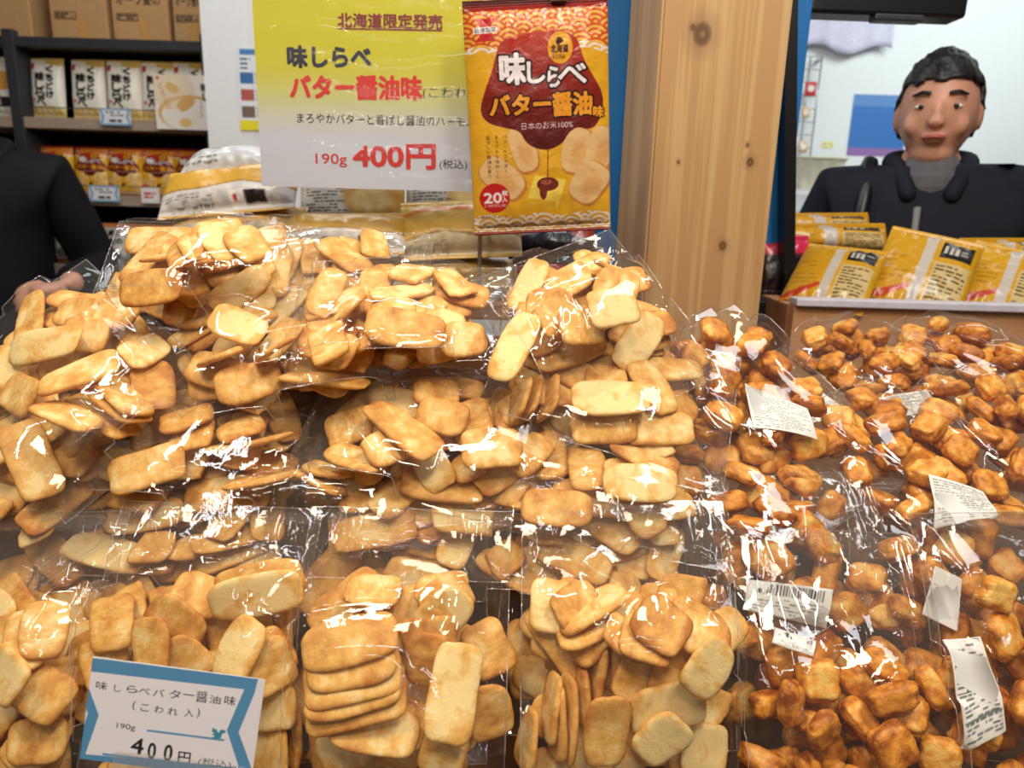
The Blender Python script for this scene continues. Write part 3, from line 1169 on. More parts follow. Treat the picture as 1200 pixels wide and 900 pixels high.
# wooden backboard with the pale ledge, the shelf behind it
LY = 1.18
zt = at(1060, 353, LY).z
xw0 = at(929, 380, LY).x
root = empty('display_shelf', (xw0, LY, 0), 'wooden shelf front with a pale grey ledge under the gold packets', 'shelf')
zz1, zz0 = at(1060, 362, LY).z, 0.82
MB().box((0.45, 0.012, (zz0 + zz1) / 2), (0.9, 0.02, zz1 - zz0), 0.001).build('front_board', M_BOARD, root)
MB().box((0.45, 0.010, (zt + zz1) / 2), (0.9, 0.036, zt - zz1), 0.002).build('ledge', plain('pale_ledge', (206, 204, 216), 0.4), root)
MB().box((0.45, 0.162, zz1 - 0.055), (0.838, 0.266, 0.014), 0.002).build('shelf_board', M_BOARD, root)
MB().box((0.885, 0.15, zz1 / 2), (0.03, 0.24, zz1 - 0.002), 0.002).build('side_board', M_BOARD, root)
MB().box((0.015, 0.15, zz1 / 2), (0.03, 0.24, zz1 - 0.002), 0.002).build('side_board', M_BOARD, root)
SHELF_Z = zt


# ------------------------------------------------------------------ the hanging packet
def plane_hit(M, px, py):
    Mi = M.inverted()
    o_l, d = Mi @ CAM, Mi.to_3x3() @ ray(px, py)
    p = o_l - d * (o_l.z / d.z)
    return p.x, p.y


def butter_art(res, ss):
    w, h = 0.186, 0.312
    A = Art(w, h, res, (236, 182, 42), ss)

    def T(X, Y):
        k = Y / 860.0
        a, b = 22 + 23 * k, 535 - 45 * k
        return (X - a) / (b - a) * w, (1 - (Y - 2) / 860.0) * h

    def poly(pts, c, al=1.0):
        A.poly([T(*p) for p in pts], c, al)

    def disc(X, Y, rx, ry, c, ang=0, **k):
        x, y = T(X, Y)
        A.disc(x, y, rx / 490 * w, ry / 860 * h, c, ang=ang, **k)

    def text(body, X0, X1, Y0, Y1, c, bold=0.0, halo=None, hw=0, sl=0):
        x0, y1 = T(X0, Y0); x1, y0 = T(X1, Y1)
        A.text(body, x0, x1, y0, y1, c, bold, halo, hw, sl)
    yb = lambda Y: T(0, Y)[1]
    wob = 0.004 * np.sin(A.PX * 90)
    A.waves(A.PY > yb(185) + wob, 0.019, (214, 84, 36), (240, 190, 70), 3)
    edge = (A.PY > yb(200) + wob) & (A.PY <= yb(176) + wob)
    A.waves(edge, 0.019, (246, 240, 225), (240, 186, 56), 3)
    A.waves(A.PY < yb(788) + wob * .5, 0.019, (247, 241, 222), (236, 178, 44), 3)
    A.rect(0, yb(46), w, h, (150, 36, 26))
    A.rect(0, yb(22), w, h, (96, 24, 26))
    # toasted crackers drawn low on the packet
    for (X, Y, rx, ry, an) in ((215, 545, 48, 120, .28), (140, 650, 58, 125, .85), (400, 560, 55, 115, -.22), (478, 560, 45, 120, -.25), (435, 680, 62, 110, -.62)):
        disc(X, Y, rx, ry * .78, (205, 138, 62), ang=an, p=3.0)
        disc(X - 3, Y - 5, rx * .93, ry * .72, (238, 200, 132), ang=an, p=3.0)
        disc(X + 6, Y + 10, rx * .5, ry * .4, (226, 172, 96), ang=an, soft=.4, al=.7)
    # the dark mountain shape: printed red fading into brown
    mt = [(150, 150), (215, 140), (250, 128), (300, 130), (345, 120), (400, 138), (428, 165), (440, 230), (470, 285), (500, 350), (497, 415), (470, 470), (440, 482), (405, 468), (372, 492), (352, 528), (305, 550), (262, 545), (222, 520), (205, 475), (150, 462), (92, 442), (66, 400), (82, 335), (112, 262), (132, 190)]
    for _ in range(2):
        mt = [q for a_, b_ in zip(mt, mt[1:] + mt[:1]) for q in ((a_[0] * .75 + b_[0] * .25, a_[1] * .75 + b_[1] * .25), (a_[0] * .25 + b_[0] * .75, a_[1] * .25 + b_[1] * .75))]
    m = A.polymask([T(*p) for p in mt])
    tt = np.clip((A.PY - yb(550)) / (yb(120) - yb(550)), 0, 1)[..., None]
    cm = np.array((84, 26, 24)) * (1 - tt) + np.array((196, 56, 32)) * tt
    A.im = A.im * (1 - m[..., None]) + cm * m[..., None]
    disc(360, 186, 44, 56, (240, 176, 34))
    poly([(345, 170), (352, 148), (366, 152), (374, 164), (362, 172), (352, 178)], (70, 24, 20))
    text('北海道', 327, 388, 176, 204, (70, 24, 20), 0.03)
    text('限定商品', 330, 376, 208, 226, (70, 24, 20), 0.02)
    poly([(62, 72), (134, 72), (118, 100), (78, 100)], (200, 34, 36))
    poly([(78, 126), (118, 126), (134, 153), (62, 153)], (200, 34, 36))
    poly([(54, 102), (138, 102), (138, 124), (54, 124)], (246, 240, 236))
    text('岩塚製菓', 57, 135, 104, 122, (40, 30, 30), 0.02)
    K = (42, 18, 18)
    text('味', 143, 232, 200, 306, (250, 246, 240), 0.045, K, .0024)
    text('し', 240, 300, 232, 306, (250, 246, 240), 0.045, K, .0024)
    text('ら', 312, 352, 252, 322, (250, 246, 240), 0.045, K, .0024)
    text('べ', 350, 446, 246, 312, (250, 246, 240), 0.045, K, .0024)
    O = (244, 164, 44)
    text('バター', 102, 318, 346, 416, O, 0.06, K, .002)
    text('醤油', 326, 458, 346, 426, O, 0.05, K, .002)
    text('味', 465, 496, 396, 436, O, 0.04, K, .0014)
    text('日本のお米100%', 210, 390, 446, 472, (248, 240, 230), 0.015)
    for i, s in enumerate(('バターのコク深く', 'まろやかな味わいと', '香ばしい醤油の香り')):
        x, y = T(142 - 29 * i, 486)
        A.vtext(s, x, y, .0058, (70, 36, 20), 0.02)
    poly([(212, 752), (250, 640), (356, 662), (318, 775)], (250, 224, 92))
    poly([(212, 752), (214, 724), (316, 742), (318, 775)], (236, 190, 50))
    disc(292, 676, 40, 26, (116, 44, 34)); disc(276, 700, 14, 34, (130, 50, 36)); disc(288, 668, 20, 10, (176, 96, 76))
    x, y = T(300, 530); x2, y2 = T(292, 668)
    A.line(x, y, x2, y2, .0012, (96, 30, 26))
    disc(110, 720, 54, 56, (204, 40, 34))
    text('20', 74, 132, 700, 738, (250, 246, 240), 0.05)
    text('枚', 134, 154, 692, 712, (250, 246, 240), 0.03)
    text('入', 134, 152, 716, 736, (250, 246, 240), 0.03)
    text('(10個包装)', 76, 150, 742, 756, (250, 246, 240), 0.01)
    text('※画像はイメージです。', 62, 156, 786, 796, (90, 50, 20), 0.0)
    A.rect(0, 0, w, yb(850), (170, 36, 30))
    return A


HY = 0.985
Mh, hw_, hh_ = quad_frame(at(559, 276, HY), at(713, 269, HY), at(553, 1, HY))
A = butter_art(0.00072, 2)
A.im = A.im * np.array((0.90, 0.88, 0.92))
A.w, A.h = hw_ * 1.03, hh_
hp = empty('snack_packet', mat=Mh @ Matrix.Translation((hw_ / 2, hh_ / 2, 0)), label='upright red and gold snack packet hanging in front of the price sign', cat='snack packet')
link(bpy.data.objects.new('packet_body', pillow_mesh('packet_body', A, 0.013, M_FOIL, 1, seal=0.010, pw=3.0, wr=0.0008, full=0.5)), hp)
hp.children[0]['label'] = 'printed red and gold wrapper'
MB().box((0.03, hh_ / 2 + 0.012, 0.004), (0.016, 0.03, 0.006), 0.001).box((0.03, hh_ / 2 - 0.002, 0.006), (0.022, 0.010, 0.006), 0.001).build('hanging_clip', M_STEEL, hp)

# ------------------------------------------------------------------ the yellow price sign in its clear sleeve, its stand
SY = 1.03
Ms, sw, sh_ = quad_frame(at(307, 218, SY), at(592, 226, SY), at(300, -62, SY))
sign = empty('price_sign', mat=Ms, label='yellow and white printed price sign in a clear sleeve', cat='sign')
A = Art(sw, sh_, 0.003, (225, 225, 230), 1)
ty = sstep(0.20, 0.62, A.PY / A.h)[..., None]
A.im = np.array((204, 210, 226)) * (1 - ty) + np.array((206, 200, 34)) * ty
art_sheet('paper', A, lambda x, y: (x, y, 0), M_PAPER, sign)['label'] = 'paper printed from yellow at the top to white'


def sign_items(rows):
    out = []
    for body, X0, X1, Y0, Y1, bold, drop in rows:
        x0, y0 = plane_hit(Ms, 300 + X0 / 4.093, Y1 / 4.093)
        x1, _ = plane_hit(Ms, 300 + X1 / 4.093, Y1 / 4.093)
        _, y1 = plane_hit(Ms, 300 + X0 / 4.093, Y0 / 4.093)
        _, yd = plane_hit(Ms, 300 + X1 / 4.093, (Y1 + drop) / 4.093)
        out.append((body, x0, x1, y0, y1, bold, (yd - y0) / (x1 - x0)))
    return out


INK = lambda n, c: plain(n, c, 0.6, var=0.0)
lettering(sign, INK('ink_maroon', (132, 36, 44)), sign_items([('北海道限定発売', 393, 893, 62, 132, 0.035, 10), ('ー', 393, 893, 134, 141, 0.0, 10)]))['label'] = 'maroon heading with an underline'
lettering(sign, INK('ink_navy', (24, 36, 62)), sign_items([('味しらべ', 155, 550, 222, 322, 0.05, 2)]))['label'] = 'dark navy product words'
lettering(sign, INK('ink_red', (214, 40, 34)), sign_items([('バター醤油味', 168, 795, 362, 472, 0.05, 6)]))['label'] = 'bold red flavour words'
lettering(sign, INK('ink_grey', (44, 46, 54)), sign_items([('(こわれ入)', 800, 1100, 418, 478, 0.0, 4)]))
lettering(sign, bpy.data.materials['ink_grey'], sign_items([('まろやかバターと香ばし醤油のハーモニー', 198, 1096, 540, 590, 0.0, 22)]))
lettering(sign, bpy.data.materials['ink_grey'], sign_items([('(税込)', 880, 1012, 765, 815, 0.0, 2)]))
lettering(sign, INK('ink_red_price', (206, 38, 34)), sign_items([('190g', 288, 437, 736, 800, 0.005, 2)]))['label'] = 'red weight'
lettering(sign, bpy.data.materials['ink_red_price'], sign_items([('400円', 470, 858, 692, 806, 0.045, 4)]))['label'] = 'big red price'
n1, n2 = 90, 84
rs = random.Random(5)
V, Fc = [], []
for i in range(n1 + 1):
    for j in range(n2 + 1):
        x, y = -0.006 + (sw + 0.012) * i / n1, -0.006 + (sh_ + 0.012) * j / n2
        z = 0.0022 + 0.0012 * mnoise.noise((x * 14, y * 42, 1)) + 0.0006 * mnoise.noise((x * 40, y * 90, 2)) + 0.0008 * math.sin(y * 170 + 3 * mnoise.noise((x * 9, y * 5, 7)))
        V.append((x, y, max(0.0008, z)))
for i in range(n1):
    for j in range(n2):
        a = i * (n2 + 1) + j
        Fc.append((a, a + n2 + 1, a + n2 + 2, a + 1))
mesh_obj('sleeve', V, Fc, film('sleeve_film', base=0.05, rough=0.05, haze=0.03, bump=0.1, bscale=40.0), sign)['label'] = 'clear plastic sleeve'
pz = at(562, 380, SY).z - 0.1
px_ = at(562, 300, SY + 0.012).x
root = empty('sign_stand', (px_, SY + 0.014, at(400, 338, 1.12).z + .001), 'thin metal rod stand rising between the top bags', 'stand')
ztop = at(560, -70, SY).z - root.location.z
MB().tube([(0, 0, 0.006), (0, 0, ztop)], 0.003).build('rod', M_STEEL, root, True)
MB().lathe([(0, 0), (0.035, 0), (0.035, 0.004), (0.006, 0.008), (0, 0.008)]).build('base', M_STEEL, root, True)
xarm0, xarm1 = at(330, -60, SY).x - px_, at(690, -60, SY).x - px_
MB().tube([(xarm0, 0, ztop), (xarm1, 0, ztop)], 0.003).build('arm', M_STEEL, root, True)
xc = at(450, 0, SY).x - px_
MB().box((xc, -0.012, ztop - 0.028), (0.02, 0.012, 0.06), 0.002).build('clip', M_STEEL, root)
xc = (Mh @ Vector((hw_ / 2 + 0.03, hh_, 0)))
MB().tube([(xc.x - px_, 0, ztop), (xc.x - px_, -0.03, ztop - 0.01), (xc.x - px_, xc.y - SY - 0.014, xc.z - root.location.z + 0.02)], 0.0012).build('hook', M_STEEL, root, True)

# ------------------------------------------------------------------ handwritten price card in front
CY = 0.487
Mc, cw, ch = quad_frame(at(93.5, 889, CY), at(294.5, 915, CY), at(88, 773, CY + 0.016))
ch = (Vector(at(88, 773, CY + 0.016)) - Vector(at(93.5, 893, CY))).length
card = empty('price_card', mat=Mc, label='white handwritten price card with a blue ribbon border', cat='price card')


def Z5(X, Y):
    return plane_hit(Mc, 70 + X / 5.0, 760 + Y / 5.0)


A = Art(cw, ch, 0.00045, (236, 232, 238), 3)
BL = (86, 146, 190)
poly = lambda pts, c: A.poly([Z5(*p) for p in pts], c)
poly([(60, 40), (1160, 180), (1140, 262), (1047, 490), (1122, 700), (1100, 760), (100, 700), (103, 560), (167, 380), (88, 185)], BL)
poly([(135, 130), (1080, 240), (978, 478), (1048, 694), (152, 618), (230, 392)], (238, 234, 240))
KI = (30, 30, 36)


def ctext(body, xa, ya, xb, yb_, hgt, bold=0.0, c=KI):
    x0, y0 = Z5(xa, ya); x1, y1 = Z5(xb, yb_)
    _, yt = Z5(xa, ya - hgt)
    A.text(body, x0, x1, y0, yt, c, bold, sl=(y1 - y0) / (x1 - x0))


for i, (chh, X, Y, s) in enumerate((('味', 212, 238, 48), ('し', 318, 250, 38), ('ら', 390, 256, 42), ('べ', 462, 264, 36), ('バ', 545, 278, 44), ('タ', 640, 290, 50), ('ー', 722, 272, 6), ('醤', 795, 312, 66), ('油', 874, 320, 48), ('味', 962, 330, 56))):
    ctext(chh, X, Y, X + (64 if chh != 'し' else 36), Y + 8, s)
ctext('(', 424, 362, 440, 364, 56); ctext('こ', 472, 366, 520, 370, 40); ctext('わ', 552, 376, 604, 380, 42); ctext('れ', 630, 388, 690, 394, 44); ctext('入', 728, 398, 780, 402, 46); ctext(')', 800, 408, 816, 410, 60)
ctext('190g', 332, 474, 440, 488, 40, 0.0)
ctext('4', 414, 610, 484, 622, 92, 0.02, (20, 20, 24)); ctext('0', 512, 640, 556, 648, 92, 0.02, (20, 20, 24)); ctext('0', 606, 655, 652, 662, 96, 0.02, (20, 20, 24))
ctext('円', 690, 666, 760, 676, 66, 0.01); ctext('(税込)', 808, 684, 1000, 706, 48, 0.0, (70, 70, 78))
for (a, b, c_, d) in ((515, 480, 958, 536), (256, 617, 985, 700)):
    p, q = Z5(a, b), Z5(c_, d)
    A.line(p[0], p[1], q[0], q[1], .0016, BL)
SQ = (62, 140, 160)
kq = cw / 203.0 / 5.0
for (X_, Y_, r1, r2) in ((906, 482, 15, 12), (898, 470, 4, 7), (920, 506, 16, 20), (914, 524, 22, 6), (940, 506, 8, 22), (948, 488, 13, 13), (962, 486, 10, 9)):
    x_, y_ = Z5(X_, Y_)
    A.disc(x_, y_, r1 * kq, r2 * kq, SQ)
poly([(893, 500), (908, 494), (908, 506), (895, 508)], SQ)
art_sheet('card', A, lambda x, y: (x, y, 0.0), M_PAPER, card, thick=0.0006)
hx0, hy = Z5(318, 640); hx1, _ = Z5(1090, 700)
clr = film('clear_holder', base=0.08, rough=0.05, haze=0.10, bump=0.0)
MB().box(((hx0 + hx1) / 2, hy - 0.03, 0.0022), (hx1 - hx0, 0.075, 0.0018), 0.0006).box(((hx0 + hx1) / 2, hy - 0.0685, -0.003), (hx1 - hx0, 0.0018, 0.012), 0.0006).build('holder', clr, card)['label'] = 'clear plastic holder'

# ------------------------------------------------------------------ packets behind the heap
def packet(name, label, cat, art, c00, c10, c01, T, seed, group=None, mat=None, back=None, wr=0.0016, lift=0.0):
    M, w, h = quad_frame(c00, c10, c01)
    art.w, art.h = w, h
    me = pillow_mesh(name, art, T, mat or M_FOIL, seed, back=back, wr=wr)
    o = link(bpy.data.objects.new(name, me))
    o.matrix_world = M @ Matrix.Translation((w / 2, h / 2, lift))
    return tag(o, label, cat, group)


def gold_art(seed, split=0.5, gold=(206, 160, 62), pale=(206, 203, 200), label=True, stripes=False, w=0.2, h=0.13):
    A = Art(w, h, 0.0022, pale, 2)
    wob = 0.004 * np.sin(A.PX * 50 + seed)
    A.put((A.PY > h * split + wob).astype(float), gold)
    A.put(((A.PY > h * split + wob) & (A.PY < h * split + wob + .003)).astype(float), (150, 110, 40))
    if stripes:
        A.put(((A.PY > h * .62) & (A.PY < h * .68)).astype(float), (214, 120, 40))
        A.dashes(w * .15, h * .70, w * .6, h * .8, 2, (120, 70, 30), seed)
    A.dashes(w * .06, h * .08, w * .42, h * split * .8, 5, (120, 116, 112), seed, .7)
    if label:
        A.rect(w * .55, h * split * .3, w * .82, h * split * .75, (236, 234, 230))
        A.rect(w * .66, h * split * .36, w * .81, h * split * .7, (40, 36, 36))
        A.rect(w * .57, h * split * .45, w * .60, h * split * .6, (190, 50, 50))
    A.rect(0, 0, w, .008, gold); A.rect(0, h - .008, w, h, gold)
    return A


# a shelf behind the heap carries them
RZ = at(400, 338, 1.12).z
root = empty('rear_shelf', (-0.18, 1.19, 0), 'dark rear shelf under the gold and silver packets', 'shelf')
MB().box((0, -0.175, RZ / 2 - 0.02), (0.70, 0.018, RZ - 0.06), 0.002).build('front_panel', M_TABLE, root)
MB().box((0, 0, RZ - 0.012), (0.70, 0.38, 0.024), 0.003).build('shelf_board', M_TABLE, root)
for sx in (-0.33, 0.33):
    MB().box((sx, 0.1, (RZ - 0.024) / 2), (0.04, 0.04, RZ - 0.026), 0.003).build('leg', M_DARK, root)
GG = 'gold and silver packets behind the heap'
packet('foil_packet', 'silver packet lying topmost behind the top left bag', 'snack packet', gold_art(1, 0.6, (184, 180, 168), (196, 200, 204), False), at(208, 206, 1.14), at(318, 200, 1.14), at(215, 186, 1.22), 0.024, 3, GG)
packet('foil_packet', 'gold and silver packet under the silver one, beside the price sign', 'snack packet', gold_art(2, 0.36), at(184, 258, 1.08), at(345, 244, 1.08), at(194, 204, 1.15), 0.026, 4, GG)
packet('foil_packet', 'gold packet with a pale side lying under the middle of the price sign', 'snack packet', gold_art(3, 0.34), at(320, 298, 1.06), at(474, 298, 1.06), at(326, 250, 1.12), 0.024, 5, GG)
packet('foil_packet', 'gold packet with orange stripes behind the thin metal rod', 'snack packet', gold_art(4, 0.25, (214, 170, 76), (220, 206, 170), False, True), at(466, 306, 1.07), at(612, 300, 1.07), at(474, 238, 1.14), 0.028, 6, GG)
packet('foil_packet', 'dull gold packet lying lowest behind the top middle bag', 'snack packet', gold_art(5, 0.2, (176, 140, 70), (180, 160, 110), False), at(395, 336, 1.06), at(600, 338, 1.06), at(400, 302, 1.13), 0.022, 7, GG)
packet('foil_packet', 'dull gold packet lying lowest at the left behind the top left bag', 'snack packet', gold_art(6, 0.3, (196, 150, 60), (190, 180, 160), False), at(190, 290, 1.07), at(350, 284, 1.07), at(196, 250, 1.14), 0.024, 8, GG)


def backtext_art(seed):
    A = Art(0.15, 0.2, 0.0016, (214, 214, 210), 2)
    A.dashes(.01, .02, .07, .19, 24, (90, 90, 90), seed, .85)
    A.disc(.11, .07, .045, .05, (214, 160, 70), soft=.2); A.disc(.105, .06, .03, .03, (235, 205, 140), soft=.3)
    A.rect(.075, .13, .145, .19, (236, 236, 232))
    return A


packet('foil_packet', 'white packet with rows of tiny print standing under the price sign', 'snack packet', backtext_art(1), at(352, 268, 1.20), at(474, 268, 1.20), at(352, 170, 1.24), 0.02, 9, GG)
packet('foil_packet', 'second white packet standing between the sign and the striped gold one', 'snack packet', backtext_art(2), at(476, 262, 1.22), at(590, 262, 1.22), at(476, 165, 1.26), 0.02, 10, GG)
A = Art(.14, .1, .002, (28, 30, 44), 2); A.dashes(.02, .03, .1, .08, 3, (150, 150, 160), 3, .5); A.disc(.12, .06, .02, .02, (150, 50, 40))
packet('dark_packet', 'dark navy packet right below the hanging packet', 'snack packet', A, at(596, 310, 1.13), at(700, 306, 1.13), at(600, 262, 1.18), 0.022, 11)
A = Art(.1, .06, .002, (150, 24, 52), 2); A.dashes(.02, .02, .08, .04, 2, (230, 160, 170), 4, .6)
packet('pink_packet', 'crimson packet lying under the dark navy packet', 'snack packet', A, at(596, 336, 1.10), at(668, 334, 1.10), at(598, 310, 1.14), 0.016, 12)

# ------------------------------------------------------------------ gold packets on the shelf at the right
def seam_art(seed):
    w, h = 0.15, 0.17
    A = Art(w, h, 0.0016, (222, 168, 26), 2)
    A.put((np.sin(A.PX * 200 + 6 * np.sin(A.PY * 60 + seed)) > 0.93).astype(float), (232, 186, 60), .6)
    A.poly([(0, .02), (w * .4, .05), (w * .42, .043), (w * .2, .02), (0, .012)], (206, 70, 36))
    A.poly([(0, 0), (w * .5, 0), (w * .3, .018), (0, .01)], (120, 62, 20))
    A.dashes(w * .05, h * .25, w * .36, h * .62, 6, (196, 140, 24), seed, .7)
    A.rect(w * .42, 0, w * .54, h, (212, 206, 196))
    A.rect(w * .60, h * .66, w * .93, h * .86, (26, 24, 24))
    for x in (.63, .69, .75):
        A.rect(w * x, h * .71, w * (x + .04), h * .81, (214, 212, 206))
    A.rect(w * .80, h * .7, w * .915, h * .82, (52, 50, 48))
    A.dashes(w * .81, h * .71, w * .90, h * .81, 2, (180, 178, 172), seed)
    A.rect(w * .58, h * .06, w * .95, h * .60, (222, 200, 140))
    A.dashes(w * .60, h * .08, w * .93, h * .58, 11, (110, 84, 40), seed, .85)
    A.disc(w * .62, h * .04, .012, .007, (60, 34, 20))
    A.rect(0, h - .012, w, h, (228, 176, 40))
    A.im = A.im * np.array((.88, .86, .85))
    return A


YG = 'gold packets on the right shelf'
Yb = LY + 0.07
SA = seam_art(1)
for k, (lab, q, dy) in enumerate((
        ('gold packet leaning against the black frame upright', ((910, 356), (965, 288), (1062, 298)), 0.0),
        ('gold packet leaning in the middle of the right shelf', ((1006, 356), (1062, 268), (1172, 291)), 0.012),
        ('gold packet leaning at the right edge of the right shelf', ((1110, 360), (1168, 288), (1276, 312)), 0.024))):
    ll, ul, ur = at(*q[0], Yb + dy), at(*q[1], Yb + dy + 0.105), at(*q[2], Yb + dy + 0.028)
    packet('gold_packet', lab, 'snack packet', seam_art(k), ll, ll + (ur - ul), ul, 0.018, 20 + k, YG, M_FOIL, (216, 160, 30))
for k, (lab, q, dy) in enumerate((
        ('gold packet lying second from the top behind the leaning ones', ((905, 300), (1042, 300), (905, 262)), 0.13),
        ('gold packet lying topmost at the far back of the right shelf', ((900, 285), (1022, 284), (900, 250)), 0.17),
        ('gold packet lying behind the rightmost leaning one', ((1130, 318), (1235, 318), (1130, 279)), 0.13))):
    packet('gold_packet', lab, 'snack packet', seam_art(k + 5), at(*q[0], Yb + dy), at(*q[1], Yb + dy), at(*q[2], Yb + dy + 0.03), 0.02, 30 + k, YG, M_FOIL, (216, 160, 30))
A = Art(.1, .06, .002, (34, 18, 22), 2); A.rect(0, .04, .1, .06, (206, 40, 80))
packet('pink_packet', 'dark packet with a pink top behind the black upright', 'snack packet', A, at(890, 345, Yb + .09), at(948, 345, Yb + .09), at(892, 276, Yb + .12), 0.012, 40)

# ------------------------------------------------------------------ the shelf unit at the far left
QY = 2.5
zs = lambda py: at(130, py, QY).z
X = lambda px, py=100: at(px, py, QY).x
us = empty('store_shelf', (X(130), QY, 0), 'charcoal shelf unit full of snack packets at the far left', 'shelf')
ox = us.location.x
LX0, LX1 = X(-90), X(243, 55)
ZB = [zs(46), zs(140), zs(229), zs(312)]              # tops of the boards
for k, z in enumerate(ZB):
    th = 0.03 if k == 0 else 0.034
    MB().box(((LX0 + LX1) / 2 - ox, 0.17, z - th / 2), (LX1 - LX0, 0.36, th), 0.002).build('shelf_board', M_DARK if k == 0 else M_SHELFW, us)
    if k:
        MB().box(((LX0 + LX1) / 2 - ox, -0.013, z + 0.03), (LX1 - LX0, 0.003, 0.003)).build('guard_wire', M_DARK, us)
for xm in (LX0 + 0.02, X(20, 110), LX1 + 0.0):
    MB().box((xm - ox, 0.17, ZB[0] / 2 + 0.01), (0.036, 0.37, ZB[0] + 0.02), 0.002).build('upright', M_DARK, us)
MB().box(((LX0 + LX1) / 2 - ox, 0.36, ZB[0] / 2), (LX1 - LX0, 0.012, ZB[0])).build('back_panel', M_BLACK, us)
MB().box(((LX0 + LX1) / 2 - ox, 0.17, 0.35), (LX1 - LX0, 0.34, 0.03)).build('shelf_board', M_SHELFW, us)

# cartons on top
M_CARD = plain('cardboard', (186, 144, 96), 0.8, var=0.03)
M_INKB = plain('carton_ink', (40, 30, 24), 0.7, var=0)
M_TAPE = plain('carton_tape', (198, 150, 84), 0.35)
for k, (xa, xb, lab, words) in enumerate(((-60, 34, 'brown carton at the left frame edge on the shelf top', 0), (54, 124, 'brown carton without big words on the charcoal shelf top', 0), (127, 197, 'brown carton with two lines of words, middle of the shelf top', 1), (199, 242, 'brown carton next to the white wall on the shelf top', 1))):
    xa_, xb_ = X(xa, 20) + 0.004, X(xb, 20) - 0.004
    hgt = 0.26
    root = empty('carton', ((xa_ + xb_) / 2, QY + 0.16, ZB[0] + 0.001), lab, 'carton', 'cartons on top of the charcoal shelf')
    w = xb_ - xa_
    MB().box((0, 0, hgt / 2), (w, 0.29, hgt), 0.004).build('box_body', M_CARD, root)
    MB().box((w * .05, -0.1455, 0.03), (0.03, 0.0012, 0.058)).build('packing_tape', M_TAPE, root)
    if k:
        Mx = Matrix(((1, 0, 0, 0), (0, 0, 1, -0.1458), (0, 1, 0, 0), (0, 0, 0, 1)))
        ink = Art(0.07, 0.022, 0.0016, (52, 40, 30), 1)
        ink.rect(.003, .003, .067, .019, (178, 138, 92))
        ink.dashes(.005, .004, .065, .018, 2, (60, 46, 36), k, .9, .7)
        art_sheet('printed_code', ink, lambda x, y: (-w * .42 + x, -0.1462, .058 + y), M_PAPER, root, 0.0002)
        if words:
            s = w * .40
            lettering(root, M_INKB, [(['', '', 'もち麦の', 'もち麦の'][k], -s, s * .9, .145, .175, 0.01)], -0.0004, M=Mx)
            lettering(root, M_INKB, [('オーツ麦の', -s, s * .9, .105, .135, 0.01)], -0.0004, M=Mx)


def mini(fn, w, h):
    A = Art(w, h, 0.0021, (240, 236, 226), 3)
    fn(A)
    return A


def white_art(A):
    w, h = A.w, A.h
    A.im[:] = (243, 238, 224)
    A.disc(w * .8, h * .98, w * .4, h * .12, (226, 190, 96)); A.disc(w * .5, h * .02, w * .75, h * .17, (232, 206, 130)); A.disc(w * .45, h * .09, w * .22, h * .06, (240, 220, 170))
    A.rect(0, h * .96, w, h, (214, 182, 110))
    A.rect(w * .06, h * .80, w * .18, h * .90, (206, 44, 54))
    for i, c in enumerate('くちどけ'):
        A.text(c, w * .56, w * .76, h * (.74 - .14 * i), h * (.85 - .14 * i), (34, 30, 30), .02, (34, 30, 30), .0012)
    for i, c in enumerate('味しらべ'):
        A.text(c, w * .22, w * .50, h * (.60 - .135 * i), h * (.74 - .135 * i), (34, 30, 30), .02, (34, 30, 30), .0014)
    A.rect(w * .08, h * .26, w * .2, h * .32, (226, 130, 130))


def black_art(A):
    w, h = A.w, A.h
    A.im[:] = (226, 224, 218)
    A.rect(0, 0, w, h * .12, (150, 92, 48)); A.rect(0, h * .9, w, h, (236, 150, 90))
    A.rect(w * .06, h * .78, w * .2, h * .88, (206, 44, 54))
    A.text('もち麦と', w * .25, w * .85, h * .68, h * .82, (30, 28, 28), .02, (30, 28, 28), .001)
    A.text('オーツ麦の', w * .15, w * .9, h * .48, h * .64, (30, 28, 28), .02, (30, 28, 28), .001)
    A.disc(w * .4, h * .26, w * .3, h * .12, (110, 108, 100), soft=.3); A.disc(w * .65, h * .22, w * .2, h * .09, (70, 92, 60), soft=.3)


def stand_packet(me, x, y, z, h, lab, grp, lean=8, yaw=0):
    o = link(bpy.data.objects.new('snack_packet', me))
    o.location = (x, y, z + h / 2 * math.cos(rad(lean)) + 0.003)
    o.rotation_euler = (rad(90 - lean), 0, rad(yaw))
    return tag(o, lab, 'snack packet', grp)


wp = 0.113
me_w = pillow_mesh('snack_packet', mini(white_art, wp, 0.188), 0.022, M_FOIL, 2, wr=0.001)
names = ['leftmost', 'second', 'third', 'fourth', 'fifth']
for k, px in enumerate((46.5, 94, 137, 178, 217)):
    stand_packet(me_w, X(px, 105), QY + 0.05 + 0.004 * (k % 2), ZB[1], 0.188, f'white packet with black vertical words, {names[k]} from the left on the top row' if k else 'white packet with black vertical words, leftmost of the top row beside the shelf upright', 'white packets on the top shelf row', 5, (k - 2) * 2)
A = Art(0.113, 0.188, 0.0021, (240, 236, 228), 2); A.disc(.06, .11, .035, .03, (220, 160, 80)); A.rect(.01, .03, .1, .06, (40, 36, 36)); A.rect(.04, .035, .05, .055, (220, 220, 220))
stand_packet(pillow_mesh('snack_packet', A, 0.022, M_FOIL, 5, wr=0.001), X(-5, 105), QY + 0.05, ZB[1], 0.188, 'white packet at the left frame edge showing a round cracker', 'white packets on the top shelf row', 5)
Ab = butter_art(0.0021, 3)
me_r = pillow_mesh('snack_packet', Ab, 0.03, M_FOIL, 3, wr=0.0012)
for v in me_r.vertices:
    v.co = (v.co.x * .66, v.co.y * .50, v.co.z * .75)
